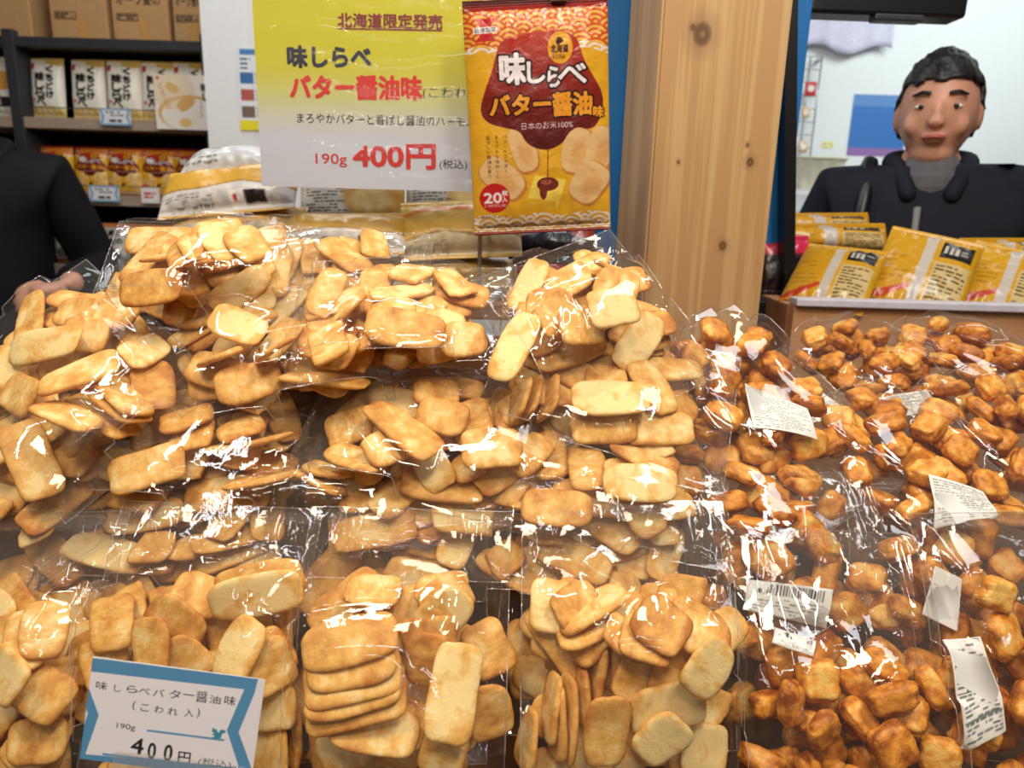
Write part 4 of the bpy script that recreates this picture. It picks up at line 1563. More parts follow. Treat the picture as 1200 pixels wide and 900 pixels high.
for k, px in enumerate((57, 98, 137, 178, 218, 252)):
    stand_packet(me_r, X(px, 190), QY + 0.045 + 0.004 * (k % 2), ZB[2], 0.156, f'red and gold packet, {["leftmost", "second", "third", "fourth", "fifth", "rightmost"][k]} on the middle shelf row' + (' behind the dark jacket' if k == 0 else ''), 'red and gold packets on the middle shelf row', 6, (k - 3) * 3)
me_k = pillow_mesh('snack_packet', mini(black_art, 0.13, 0.14), 0.03, M_FOIL, 6, wr=0.0012)
for k, px in enumerate((76, 120, 161, 206)):
    stand_packet(me_k, X(px, 280), QY + 0.05, ZB[3], 0.14, f'white and brown packet, {["leftmost", "second", "third", "rightmost"][k]} on the low shelf row', 'white and brown packets on the low shelf row', 6, 2 * k - 3)

# chevron price tags clipped to the board edges
TA = Art(0.1, 0.052, 0.0016, (236, 236, 240), 3)
for a, b in ((0, 0.1),):
    TA.rect(0, 0, .1, .006, (110, 168, 206)); TA.rect(0, .046, .1, .052, (110, 168, 206))
    TA.poly([(0, 0), (.006, 0), (.016, .026), (.006, .052), (0, .052), (.008, .026)], (110, 168, 206)); TA.poly([(.1, 0), (.094, 0), (.084, .026), (.094, .052), (.1, .052), (.092, .026)], (110, 168, 206))
    TA.dashes(.02, .026, .08, .044, 2, (90, 100, 110), 3); TA.dashes(.03, .008, .07, .02, 1, (30, 30, 34), 5, .9, .6)
for k, (px, py, lab) in enumerate(((135, 137, 'white and blue price tag under the white packets'), (122, 227, 'white and blue price tag under the red and gold packets'), (128, 312, 'white and blue price tag under the lowest packets'))):
    p = at(px, py, QY - 0.03)
    o = art_sheet('price_tag', TA, lambda x, y: (x - .05, 0, y - .026), M_PAPER, None, 0.002)
    o.location = p
    tag(o, lab, 'price tag', 'price tags on the shelf edges')
A = Art(0.06, 0.05, 0.0016, (236, 232, 232), 3); A.disc(.03, .025, .028, .022, (244, 240, 240)); A.dashes(.01, .014, .05, .036, 2, (206, 50, 60), 2, .9, .6)
o = art_sheet('price_tag', A, lambda x, y: (x - .03, 0, y - .025), M_PAPER, None, 0.002); o.location = at(176, 229, QY - 0.03)
tag(o, 'small white tag with red words on the middle shelf edge', 'price tag')
# promotion card in front of the top row
cw_, ch_ = 0.182, 0.165
A = Art(cw_, ch_, 0.0021, (244, 238, 228), 3)
A.disc(.11, .05, .10, .055, (226, 176, 106)); A.disc(.115, .045, .095, .05, (244, 238, 228)); A.disc(.06, .12, .07, .06, (238, 206, 160), al=.5)
A.disc(.10, .08, .03, .018, (226, 178, 108), ang=.6, p=3); A.disc(.06, .125, .022, .013, (230, 190, 120), ang=-.5, p=3); A.disc(.095, .022, .02, .014, (238, 200, 130))
A.text('く', .015, .03, .12, .14, (214, 120, 60)); A.text('ち', .022, .036, .10, .118, (214, 120, 60)); A.text('ど', .03, .044, .08, .098, (214, 120, 60)); A.text('け', .036, .05, .06, .078, (214, 120, 60))
A.text('味', .152, .176, .115, .14, (40, 34, 30), .02, (40, 34, 30), .001); A.text('し', .155, .172, .09, .112, (40, 34, 30), .02, (40, 34, 30), .001); A.vtext('くちどけ', .142, .09, .012, (80, 60, 50))
A.rect(.01, .150, .02, .158, (206, 50, 50))
o = art_sheet('promotion_card', A, lambda x, y: (x, 0, y), M_PAPER, None, 0.002)
o.location = at(184, 151, QY - 0.035)
tag(o, 'white card with a drawn cracker standing before the top row', 'card')
# notice on the white partition
A = Art(0.12, 0.22, 0.002, (232, 238, 244), 2)
A.rect(.01, .20, .11, .215, (70, 130, 190)); A.dashes(.01, .16, .05, .195, 3, (90, 110, 140), 1)
for k, c in enumerate(((60, 110, 170), (180, 90, 80), (120, 100, 90))):
    A.rect(.008, .125 - .045 * k, .045, .155 - .045 * k, c); A.dashes(.05, .125 - .045 * k, .112, .155 - .045 * k, 3, (110, 120, 140), k)
A.rect(0, 0, .12, .028, (240, 226, 40))
p = at(281, 152, 2.19)
o = art_sheet('notice', A, lambda x, y: (x, 0, y), M_PAPER, None, 0.001); o.location = (p.x, 2.196, p.z)
tag(o, 'printed notice with a yellow foot on the white wall beside the price sign', 'notice')


# ------------------------------------------------------------------ people
M_SKIN = plain('skin', (206, 150, 124), 0.5, var=0.03, vscale=30)
M_HAIR = plain('dark_hair', (26, 22, 22), 0.45, var=0.1, vscale=120, bump=0.5, bscale=260)
M_NAVY = plain('navy_jacket', (17, 20, 33), 0.8, spec=0.3, var=0.08, vscale=25, bump=0.25, bscale=60)
M_JET = plain('black_coat', (10, 11, 17), 0.75, spec=0.25, var=0.1, vscale=30, bump=0.3, bscale=50)
M_CREAM = plain('cream_knit', (216, 200, 182), 0.85, bump=0.4, bscale=220)


def skin_mesh(name, nodes, edges, rads, sub=2):
    me = bpy.data.meshes.new(name)
    me.from_pydata([tuple(p) for p in nodes], edges, [])
    o = bpy.data.objects.new(name, me)
    COL.objects.link(o)
    o.modifiers.new('s', 'SKIN').use_smooth_shade = True
    for i, v in enumerate(me.skin_vertices[0].data):
        r = rads[i]
        v.radius = r if isinstance(r, tuple) else (r, r)
        v.use_root = (i == 0)
    m = o.modifiers.new('u', 'SUBSURF'); m.levels = m.render_levels = sub
    dg = bpy.context.evaluated_depsgraph_get()
    out = bpy.data.meshes.new_from_object(o.evaluated_get(dg))
    bpy.data.objects.remove(o); bpy.data.meshes.remove(me)
    return out


def fuse(name, meshes, mat, voxel=0.006, smooth=3, parent=None):
    """several overlapping shapes melted into one continuous surface"""
    bm = bmesh.new()
    for m in meshes:
        bm.from_mesh(m)
    me = bpy.data.meshes.new(name)
    bm.to_mesh(me); bm.free()
    o = bpy.data.objects.new(name, me)
    COL.objects.link(o)
    r = o.modifiers.new('r', 'REMESH'); r.mode = 'VOXEL'; r.voxel_size = voxel
    s = o.modifiers.new('m', 'SMOOTH'); s.factor = 0.5; s.iterations = smooth
    dg = bpy.context.evaluated_depsgraph_get()
    out = bpy.data.meshes.new_from_object(o.evaluated_get(dg))
    bpy.data.objects.remove(o); bpy.data.meshes.remove(me)
    out.name = name
    out.materials.clear(); out.materials.append(mat)
    out.polygons.foreach_set('use_smooth', [True] * len(out.polygons))
    return link(bpy.data.objects.new(name, out), parent)


def ellipsoid(c, r, n=24, f=None, M=None):
    bm = bmesh.new()
    bmesh.ops.create_uvsphere(bm, u_segments=n, v_segments=n // 2 + 2, radius=1)
    for v in bm.verts:
        q = Vector((v.co.x * r[0], v.co.y * r[1], v.co.z * r[2]))
        if f: q = f(q)
        if M is not None: q = M @ q
        v.co = q + Vector(c)
    me = bpy.data.meshes.new('ellipsoid'); bm.to_mesh(me); bm.free()
    return me


def head_shapes(c, Rz):
    """skull, jaw, nose, ears; the face looks along -y before turning by Rz"""
    M = Matrix.Rotation(Rz, 3, 'Z')
    P = lambda x, y, z: Vector(c) + M @ Vector((x, y, z))
    def taper(q):
        t = max(0.0, -q.z) / 0.115
        return Vector((q.x * (1 - 0.32 * t * t), q.y * (1 - 0.12 * t) - 0.012 * t, q.z))
    out = [ellipsoid(c, (0.074, 0.094, 0.115), 36, taper, M), ellipsoid(P(0, -0.02, -0.085), (0.044, 0.058, 0.034), 20, None, M),
           ellipsoid(P(0, -0.093, -0.012), (0.011, 0.016, 0.026), 14, None, M), ellipsoid(P(0, -0.100, -0.030), (0.017, 0.014, 0.011), 14, None, M),
           ellipsoid(P(0.029, -0.076, 0.022), (0.02, 0.012, 0.006), 14, None, M), ellipsoid(P(-0.029, -0.076, 0.022), (0.02, 0.012, 0.006), 14, None, M),
           ellipsoid(P(0.04, -0.062, -0.03), (0.02, 0.018, 0.024), 14, None, M), ellipsoid(P(-0.04, -0.062, -0.03), (0.02, 0.018, 0.024), 14, None, M),
           ellipsoid(P(0, -0.088, -0.058), (0.024, 0.012, 0.010), 14, None, M)]
    for s in (-1, 1):
        out.append(ellipsoid(P(s * 0.076, 0.005, -0.008), (0.008, 0.018, 0.031), 16, None, M))
    return out, P, M


def hand_shapes(w, d, n, size=0.18, curl=0.5, side=1):
    """palm and five bent fingers: w wrist, d where the fingers point, n out of the back of the hand"""
    w, d, n = Vector(w), Vector(d).normalized(), Vector(n).normalized()
    n = (n - d * n.dot(d)).normalized()
    s = d.cross(n) * side
    k = size / 0.18
    out = [skin_mesh('palm', [w, w + d * .035 * k, w + d * .085 * k], [(0, 1), (1, 2)], [(.024 * k, .019 * k), (.034 * k, .014 * k), (.036 * k, .012 * k)], 2),
           ellipsoid(w + d * .055 * k, (.036 * k, .036 * k, .02 * k), 16)]
    for i, (off, L) in enumerate(((-.030, .072), (-.010, .08), (.011, .075), (.030, .058))):
        b = w + d * .075 * k + s * off * k
        a = [curl * .5, curl, curl * 1.5]
        pts = [w + d * .05 * k + s * off * .8 * k, b]
        for j, t in enumerate((.42, .32, .26)):
            ang = sum(a[:j + 1])
            pts.append(pts[-1] + (d * math.cos(ang) - n * math.sin(ang)) * L * t * k)
        out.append(skin_mesh('finger', pts, [(q, q + 1) for q in range(4)], [.010 * k, .0098 * k, .009 * k, .0085 * k, .007 * k], 2))
    b = w + d * .025 * k - s * .026 * k
    p = [w + d * .02 * k, b, b + (d * .6 - s * .7 - n * .2).normalized() * .035 * k, b + (d * .6 - s * .7 - n * .2).normalized() * .035 * k + (d * .85 - s * .3 - n * .3).normalized() * .032 * k]
    out.append(skin_mesh('thumb', p, [(0, 1), (1, 2), (2, 3)], [.012 * k, .013 * k, .0115 * k, .009 * k], 2))
    return out


def person(loc, H, rz, label, jacket, trousers, arms, hair_len=0.0, headturn=0.0, sex=1.0, hunch=0.0):
    """loc = point on the floor between the feet; everything below in the person's own frame, facing -y"""
    k = H / 1.7
    root = empty('person', loc, label, 'person')
    root.rotation_euler.z = rz
    V_ = lambda x, y, z: Vector((x * k, y * k, z * k))
    N_, E_, R_ = [], [], []

    def nd(p, r, par=None):
        N_.append(p); R_.append(r)
        if par is not None: E_.append((par, len(N_) - 1))
        return len(N_) - 1
    pv = nd(V_(0, 0, .92), (.15 * k, .11 * k))
    wa = nd(V_(0, 0, 1.08), (.135 * k, .10 * k), pv)
    chn = nd(V_(0, -.005, 1.27), (.155 * k, .11 * k), wa)
    sh = nd(V_(0, .005, 1.40 + hunch * .6), (.11 * k, .08 * k), chn)
    nk = nd(V_(0, 0, 1.47), .056 * k, sh)
    hd = nd(V_(0, -.012, 1.55), .052 * k, nk)
    hands = []
    for s in (-1, 1):
        kn = nd(V_(s * .10, -.01, .50), .062 * k, nd(V_(s * .095, 0, .84), .088 * k, pv))
        an = nd(V_(s * .10, .02, .10), .042 * k, kn)
        nd(V_(s * .11, -.12, .045), .038 * k, an)
        el, wr, fd, fn = arms[0 if s < 0 else 1]
        a = nd(V_(s * .175 * sex, .005, 1.385 + hunch), .055 * k, sh)
        e = nd(V_(*el), .043 * k, a)
        w = nd(V_(*wr), .03 * k, e)
        hands.append((s, V_(*wr), Vector(fd), Vector(fn), V_(*el), N_[a]))
    body = [skin_mesh('body', N_, E_, R_, 2)]
    hs, P, M = head_shapes(V_(0, -.02, 1.60), headturn)
    body += hs
    for s, w, fd, fn, el, a in hands:
        body += hand_shapes(w, fd, fn, 0.175 * k, 0.45, s)
    fuse('body', body, M_SKIN, 0.006, 3, root)
    # clothes follow the body
    N2, E2, R2 = [], [], []

    def n2(p, r, par=None):
        N2.append(p); R2.append(r)
        if par is not None: E2.append((par, len(N2) - 1))
        return len(N2) - 1
    p0 = n2(V_(0, 0, 1.08), (.175 * k, .14 * k))
    n2(V_(0, 0, .80), (.19 * k, .15 * k), p0)
    p1 = n2(V_(0, -.005, 1.26), (.19 * k, .142 * k), p0)
    p2 = n2(V_(0, .005, 1.38 + hunch * .7), (.14 * k, .10 * k), p1)
    n2(V_(0, .008, 1.465 + hunch * .5), (.085 * k, .085 * k), p2)
    for s, w, fd, fn, el, a in hands:
        q = n2(a + V_(s * .012, 0, -.005), .082 * k, p2)
        e = n2(el, .063 * k, q)
        n2(el.lerp(w, .55), .055 * k, e)
        n2(el.lerp(w, .93), .046 * k, len(N2) - 1)
    jm = skin_mesh('jacket', N2, E2, R2, 3)
    jm.materials.append(jacket)
    jo = link(bpy.data.objects.new('jacket', jm), root)
    fp = [V_(0, 0, .92)]
    tm = skin_mesh('trousers', [V_(0, 0, .95), V_(-.1, 0, .82), V_(-.102, -.01, .5), V_(-.102, .02, .09), V_(.1, 0, .82), V_(.102, -.01, .5), V_(.102, .02, .09)], [(0, 1), (1, 2), (2, 3), (0, 4), (4, 5), (5, 6)], [(.16 * k, .12 * k), .10 * k, .078 * k, .062 * k, .10 * k, .078 * k, .062 * k], 2)
    tm.materials.append(trousers)
    link(bpy.data.objects.new('trousers', tm), root)
    for s in (-1, 1):
        sm = ellipsoid(V_(s * .108, -.05, .045), (.052 * k, .135 * k, .045 * k), 20)
        sm.materials.append(M_BLACK)
        link(bpy.data.objects.new('shoe', sm), root)
    # hair cap with an uneven fringe
    def hr(q):
        d = 1 + 0.05 * mnoise.noise(q * 45) + 0.03 * mnoise.noise(q * 120)
        return q * d
    bm = bmesh.new()
    bmesh.ops.create_uvsphere(bm, u_segments=96, v_segments=64, radius=1)
    kill = []
    for v in bm.verts:
        q = hr(Vector((v.co.x * .082, v.co.y * .103, v.co.z * .122)))
        v.co = q
        front = -q.y
        lim = -0.055 - hair_len
        if front > 0.02: lim = 0.044 + 0.012 * mnoise.noise((q.x * 60, 3.3, 0.7))
        elif front > -0.02: lim = 0.012 - (0.02 - front) * 1.3
        if q.z < lim: kill.append(v)
    bmesh.ops.delete(bm, geom=kill, context='VERTS')
    bmesh.ops.solidify(bm, geom=bm.faces[:], thickness=0.009)
    hm = bpy.data.meshes.new('hair')
    for v in bm.verts:
        v.co = P(v.co.x, v.co.y + .004, v.co.z + .004)
    bm.to_mesh(hm); bm.free()
    hm.materials.append(M_HAIR)
    hm.polygons.foreach_set('use_smooth', [True] * len(hm.polygons))
    link(bpy.data.objects.new('hair', hm), root)
    MW, MI, ML = plain('eye_white', (230, 226, 220), 0.2, var=0), plain('iris', (36, 24, 18), 0.15, var=0), plain('lips', (176, 92, 84), 0.45, var=0)
    for s in (-1, 1):
        e = ellipsoid(P(s * .031, -.078, .002), (.012, .010, .0055), 16, None, M); e.materials.append(MW)
        eo = link(bpy.data.objects.new('eye', e), root)
        i = ellipsoid(P(s * .031, -.0875, .002), (.005, .003, .005), 12, None, M); i.materials.append(MI)
        link(bpy.data.objects.new('iris', i), eo)
        b = skin_mesh('eyebrow', [P(s * .015, -.094, .026), P(s * .032, -.092, .029), P(s * .05, -.080, .023)], [(0, 1), (1, 2)], [.0035, .004, .0025], 2); b.materials.append(M_HAIR)
        link(bpy.data.objects.new('eyebrow', b), root)
    l = skin_mesh('lips', [P(-.022, -.092, -.058), P(-.008, -.1, -.056), P(.008, -.1, -.056), P(.022, -.092, -.058)], [(0, 1), (1, 2), (2, 3)], [.003, .0055, .0055, .003], 2); l.materials.append(ML)
    link(bpy.data.objects.new('lips', l), root)
    return root, P, V_, k, jo


# the man behind the gold packets
MY = 1.62
hc = at(1104, 132, MY)
Hm = (hc.z) / 1.60 * 1.7
man, P_, V_, k_, _j = person((hc.x, MY + .02, 0), Hm, rad(-22), 'person in a dark navy jacket with a shoulder strap behind the gold packets', M_NAVY, M_BLACK,
                             [((-.27, .03, 1.12), (-.22, -.16, .93), (.1, -1, -.35), (-.5, 0, 1)), ((.30, .03, 1.15), (.24, -.16, .95), (-.1, -1, -.35), (.5, 0, 1))], 0.0, rad(-7), 0.93, 0.045)
jb = BVHTree.FromPolygons([v.co.copy() for v in _j.data.vertices], [list(p.vertices) for p in _j.data.polygons])


def on_coat(x, z, off):
    h = jb.ray_cast(Vector((x * k_, -1.0, z * k_)), Vector((0, 1, 0)))
    return h[0] + h[1] * off


MB().tube([on_coat(-.02, 1.40 - .05 * i, .002) for i in range(11)], 0.007).build('zip', plain('grey_zip', (120, 118, 114), 0.6), man, True)
sp = [on_coat(-.125 - .004 * i, 1.405 - .05 * i, .006) for i in range(9)]
top = [jb.find_nearest(V_(-.125, y, 1.62)) for y in (.09, .04, -.01, -.05)]
sp = [h[0] + h[1] * .006 for h in top] + sp
st = MB().tube(sp, 0.015, 8).build('shoulder_strap', M_BLACK, man, True)
bq = on_coat(-.137, 1.27, .02)
MB().box(bq, (0.05, 0.016, 0.042), 0.004).box(bq + Vector((0, -.009, 0)), (0.034, 0.004, 0.012), 0.001).build('buckle', plain('buckle_plastic', (52, 54, 62), 0.35), st)
col_ = skin_mesh('collar', [V_(.06, -.065, 1.475), V_(.08, 0.0, 1.50), V_(0, .06, 1.51), V_(-.08, 0.0, 1.50), V_(-.06, -.065, 1.475), V_(-.035, -.105, 1.41), V_(.035, -.105, 1.41)], [(0, 1), (1, 2), (2, 3), (3, 4), (4, 5), (0, 6)], [.022, .024, .026, .024, .022, .018, .018], 2)
col_.materials.append(M_NAVY)
link(bpy.data.objects.new('collar', col_), man)
shm = ellipsoid(V_(0, -.045, 1.455), (.062, .052, .075), 18); shm.materials.append(plain('grey_shirt', (92, 92, 96), 0.8, bump=.3, bscale=300))
link(bpy.data.objects.new('shirt', shm), man)

# the customer at the left, face outside the frame
GY = 2.0
hc = at(-44, 102, GY)
cl_ = Vector((hc.x - 0.02, GY + 0.02, 0)); kk_ = hc.z / 1.60
hl_ = (Matrix.Rotation(rad(-22), 3, 'Z') @ (at(80, 332, 1.86) - cl_)) / kk_
cust, P2, V2, k2, _j = person((hc.x - 0.02, GY + 0.02, 0), hc.z / 1.60 * 1.7, rad(22), 'person in a black coat with one bent arm, cut off by the left frame edge', M_JET, M_BLACK,
                              [((-.27, .05, 1.10), (-.20, -.18, 1.03), (.8, -.5, -.1), (-.2, -.5, 1)), ((.275, .03, 1.12), tuple(hl_), (-.80, -.25, -.25), (.1, -.75, .65))], 0.05, rad(-10), 0.95)
tn = skin_mesh('high_collar', [V2(0, 0, 1.44), V2(0, -.005, 1.525)], [(0, 1)], [.080, .070], 2); tn.materials.append(M_CREAM)
link(bpy.data.objects.new('high_collar', tn), cust)
cf = skin_mesh('coat_collar', [V2(-.055, -.09, 1.40), V2(-.095, 0, 1.455), V2(0, .07, 1.47), V2(.095, 0, 1.455), V2(.055, -.09, 1.40)], [(0, 1), (1, 2), (2, 3), (3, 4)], [.024, .028, .028, .028, .024], 2); cf.materials.append(M_JET)
link(bpy.data.objects.new('coat_collar', cf), cust)
MB().tube([V2(0, -.125, 1.38), V2(0, -.152, 1.26), V2(0, -.15, 1.08), V2(0, -.155, .84)], 0.005).build('zip', M_STEEL, cust, True)

# ------------------------------------------------------------------ far right: the bright back of the shop
DY = 2.7
cz = at(950, 249, DY).z
ct = empty('counter', (at(1010, 240, DY).x, DY + .25, 0), 'white counter behind the person in the navy jacket', 'counter')
MB().box((0.1, 0, cz - 0.02), (1.5, 0.6, 0.04), 0.005).build('counter_top', M_WHITEP, ct)
MB().box((0.1, 0.02, (cz - 0.04) / 2), (1.44, 0.54, cz - 0.042), 0.004).build('counter_body', M_WALL, ct)
pa, pb = at(915, 247, DY), at(985, 224, DY)
pr = empty('label_printer', ((pa.x + pb.x) / 2, DY + .14, cz + .001), 'white flat machine with small emblems on the counter', 'machine')
wpr, hpr = pb.x - pa.x, 0.075
MB().box((0, 0, hpr / 2), (wpr, 0.24, hpr), 0.012).build('casing', M_WHITEP, pr)
MB().box((0, -.02, hpr + .004), (wpr * .9, 0.18, 0.008), 0.003).build('lid', M_WHITEP, pr)
A = Art(.03, .024, .002, (70, 110, 180), 2); A.disc(.015, .012, .006, .006, (220, 225, 235))
art_sheet('emblem', A, lambda x, y: (wpr * .26 + x, -.1212, .022 + y), M_PAPER, pr)
A = Art(.022, .022, .002, (232, 232, 232), 2); A.disc(.011, .011, .009, .009, (110, 112, 116)); A.disc(.011, .011, .004, .004, (200, 200, 200))
art_sheet('emblem', A, lambda x, y: (wpr * .05 + x, -.1212, .024 + y), M_PAPER, pr)
# ribbed basket on it
bk = empty('basket', (at(952, 222, DY + .12).x, DY + .14, cz + hpr + .0095), 'cream ribbed basket standing on the white machine', 'basket')
V, Fc = [], []
nb, nr = 64, 9
for i in range(nr):
    t = i / (nr - 1)
    for k in range(nb):
        a = 2 * PI * k / nb
        r = (.062 + .028 * t) * (1 + .035 * math.sin(16 * a)) / (abs(math.cos(a)) ** 4 + abs(math.sin(a)) ** 4) ** .25
        V.append((r * math.cos(a) * 1.15, r * math.sin(a) * .9, .11 * t + (.002 * math.sin(32 * a) if i == nr - 1 else 0)))
for i in range(nr - 1):
    for k in range(nb):
        Fc.append((i * nb + k, i * nb + (k + 1) % nb, (i + 1) * nb + (k + 1) % nb, (i + 1) * nb + k))
Fc.append(tuple(range(nb))[::-1])
bo = mesh_obj('basket_body', V, Fc, plain('cream_plastic', (228, 222, 196), 0.5), bk)
bo.modifiers.new('t', 'SOLIDIFY').thickness = 0.004
ring = [V[(nr - 1) * nb + k] for k in range(nb)] + [V[(nr - 1) * nb]]
MB().tube(ring, 0.005, 8).build('rim', bpy.data.materials['cream_plastic'], bk, True)
# wire rack with little tags on the back wall
WYf = wb - 0.05
x0_, x1_ = at(931, 120, WYf).x, at(957, 120, WYf).x
zt_, zb_ = at(950, 66, WYf).z, at(950, 188, WYf).z
wr_ = empty('wire_rack', ((x0_ + x1_) / 2, WYf, zb_), 'tall wire rack hanging on the white wall behind the basket', 'rack')
hwx = (x1_ - x0_) / 2
for k in range(3):
    MB().tube([(-hwx + hwx * k, 0, 0), (-hwx + hwx * k, 0, zt_ - zb_)], .003, 6).build('upright_wire', M_STEEL, wr_, True)
nz_ = 9
for k in range(nz_):
    MB().tube([(-hwx, 0, (zt_ - zb_) * k / (nz_ - 1)), (hwx, 0, (zt_ - zb_) * k / (nz_ - 1))], .002, 6).build('cross_wire', M_STEEL, wr_, True)
for xx in (-hwx, hwx):
    MB().box((xx, .025, zt_ - zb_ - .01), (.012, .05, .012)).build('wall_mount', M_STEEL, wr_)
for k, (px, py, c, wd, hg, lab) in enumerate(((950, 104, (208, 40, 44), .05, .06, 'red square packet hanging on the wire rack'), (944, 132, (226, 190, 150), .04, .045, 'beige packet hanging below the red one on the wire rack'), (941, 172, (220, 180, 140), .045, .05, 'beige packet hanging lowest on the wire rack'))):
    A = Art(wd, hg, .003, c, 2); A.disc(wd / 2, hg * .5, wd * .3, hg * .22, (240, 236, 230))
    p = at(px, py, WYf - .012)
    o = link(bpy.data.objects.new('small_packet', pillow_mesh('small_packet', A, .006, M_FOIL, k, seal=.004)))
    o.location = p; o.rotation_euler = (rad(90), 0, 0)
    tag(o, lab, 'packet')
A = Art(.055, .028, .002, (238, 226, 90), 2); A.rect(.006, .006, .049, .022, (244, 240, 190)); A.dashes(.009, .009, .046, .02, 2, (120, 110, 60), 2)
o = art_sheet('wall_tag', A, lambda x, y: (x, 0, y), M_PAPER, None, .002); p = at(963, 173, wb - .004); o.location = (p.x, wb - .003, p.z)
tag(o, 'small yellow tag on the white wall above the basket', 'tag')
# blue poster beside the head
p0, p1 = at(992, 182, wb - .004), at(1068, 112, wb - .004)
A = Art(p1.x - p0.x, p1.z - p0.z, .006, (56, 116, 190), 2); A.rect(0, 0, A.w, A.h * .14, (150, 110, 170)); A.rect(0, A.h * .8, A.w, A.h, (96, 140, 200))
o = art_sheet('blue_poster', A, lambda x, y: (x, 0, y), M_PAPER, None, .002); o.location = (p0.x, wb - .003, p0.z)
tag(o, 'blue poster on the white wall left of the man in navy', 'poster')
# pale cloth hung along the wall, white cupboard behind the man
V, Fc = [], []
p0, p1 = at(938, 56, wb - .05), at(1052, 8, wb - .05)
nx_, nz2 = 40, 14
for i in range(nx_ + 1):
    for j in range(nz2 + 1):
        u, v = i / nx_, j / nz2
        V.append(((p1.x - p0.x) * u, -.004 * math.sin(u * 26) * (1 - .6 * v) + .006 * mnoise.noise((u * 6, v * 3, 1)), (p1.z + .25 - p0.z) * v + (1 - v) * .02 * math.sin(u * 9)))
for i in range(nx_):
    for j in range(nz2):
        a = i * (nz2 + 1) + j
        Fc.append((a, a + nz2 + 1, a + nz2 + 2, a + 1))
o = mesh_obj('hanging_cloth', V, Fc, plain('lavender_cloth', (214, 210, 232), 0.9)); o.location = p0
o.modifiers.new('t', 'SOLIDIFY').thickness = .003
tag(o, 'pale lavender cloth hanging high on the white wall', 'cloth')
# the black screen hanging at the top
TY = 1.46
a, b = at(950, 14, TY), at(1133, 21, TY)
tv = empty('hanging_screen', ((a.x + b.x) / 2, TY, (a.z + b.z) / 2), 'black screen hanging at the top right with only its lower edge showing', 'screen')
wtv = (b - a).length
Rm = Matrix.Rotation(-math.atan2(a.z - b.z, b.x - a.x) * -1, 3, 'Y')
MB().box((0, .03, .14), (wtv, .06, .28), .006, Rm).build('casing', M_BLACK, tv)
MB().box((0, -.001, .15), (wtv - .03, .004, .235), .001, Rm).build('display', plain('dark_glass', (10, 11, 14), 0.1), tv)
MB().box((.02, .012, -.004), (.09, .03, .012), .003, Rm).build('sensor_bar', M_DARK, tv)
MB().box((0, .075, .55), (.05, .03, 1.0), .004).build('hanging_arm', M_BLACK, tv)

# ------------------------------------------------------------------ clear bags: (words for a piece's label, label, ...)
E = lambda t=3.0, tone=0.0: dict(edge=t, tone=tone)
PALE, GOLD, BROWN = dict(tone=-0.13), dict(tone=0.05), dict(tone=0.14)
RG, PG = None, None
# front row, standing and leaning back
F = dict(tilt=66, W_=0.20, L_=0.30, cy=-0.03, b=0.118, a=0.094, n=90, Tb=0.026, Tt=0.028, h=0.0026, curl=-0.25, crease=22, amp=0.003)


def front(short, label, kind, px, py, **kw):
    d = dict(F)
    d.update(kw)
    return clear_bag(short, label, kind, px, py, d.pop('Y', 0.60), yaw=d.pop('yaw', 90), **d)


front('front bag left of the price card', 'clear bag of rice crackers cut off by the left frame edge beside the price card', 'cracker', 8, 790, seed=11, roll=-4,
      forced=[(60, 850, 20, 895), (15, 870, 75, 865, GOLD), (80, 770, 72, 840, E(3)), (20, 790, 75, 830, GOLD), (0, 720, 8, 800), (30, 712, 32, 790, dict(tone=-.1)), (55, 705, 50, 770, dict(tone=-.05)), (-5, 780, 20, 800, PALE)])
front('bag behind the price card', 'clear bag of rice crackers standing right behind the blue price card', 'cracker', 232, 780, seed=12, roll=1,
      forced=[(345, 900, 350, 830, E(2.5)), (290, 885, 335, 880), (295, 830, 345, 828, PALE), (205, 690, 260, 705, GOLD), (316, 745, 338, 780, BROWN), (105, 745, 120, 790), (118, 755, 128, 800, GOLD), (128, 700, 135, 760),
              (180, 705, 235, 750, GOLD), (205, 760, 228, 790), (176, 722, 180, 800, GOLD), (310, 765, 322, 795), (250, 695, 360, 672, dict(tone=-.05)), (245, 708, 355, 688, PALE), (258, 800, 300, 728, PALE)])
front('bag with the neat cracker stack', 'clear front bag of rice crackers with a neat stack at its upper left', 'cracker', 470, 785, seed=13, roll=0,
      forced=[(490, 690, 545, 688, E(1.5)), (405, 690, 470, 695, E(1.2)), (560, 730, 585, 790, GOLD), (500, 715, 545, 690), (495, 745, 545, 695, PALE), (475, 755, 530, 745, GOLD), (500, 790, 505, 760, BROWN), (430, 860, 500, 885, GOLD), (385, 885, 425, 868, PALE),
              (455, 835, 500, 850, E(1.0)), (425, 835, 500, 858, E(.7)), (390, 845, 490, 865, E(.5)), (515, 895, 530, 850), (565, 800, 580, 870, GOLD),
              (358, 836, 475, 810, GOLD), (357, 822, 470, 798, GOLD), (357, 806, 468, 783), (357, 790, 466, 768), (355, 765, 466, 738, GOLD), (518, 872, 545, 752, PALE)])
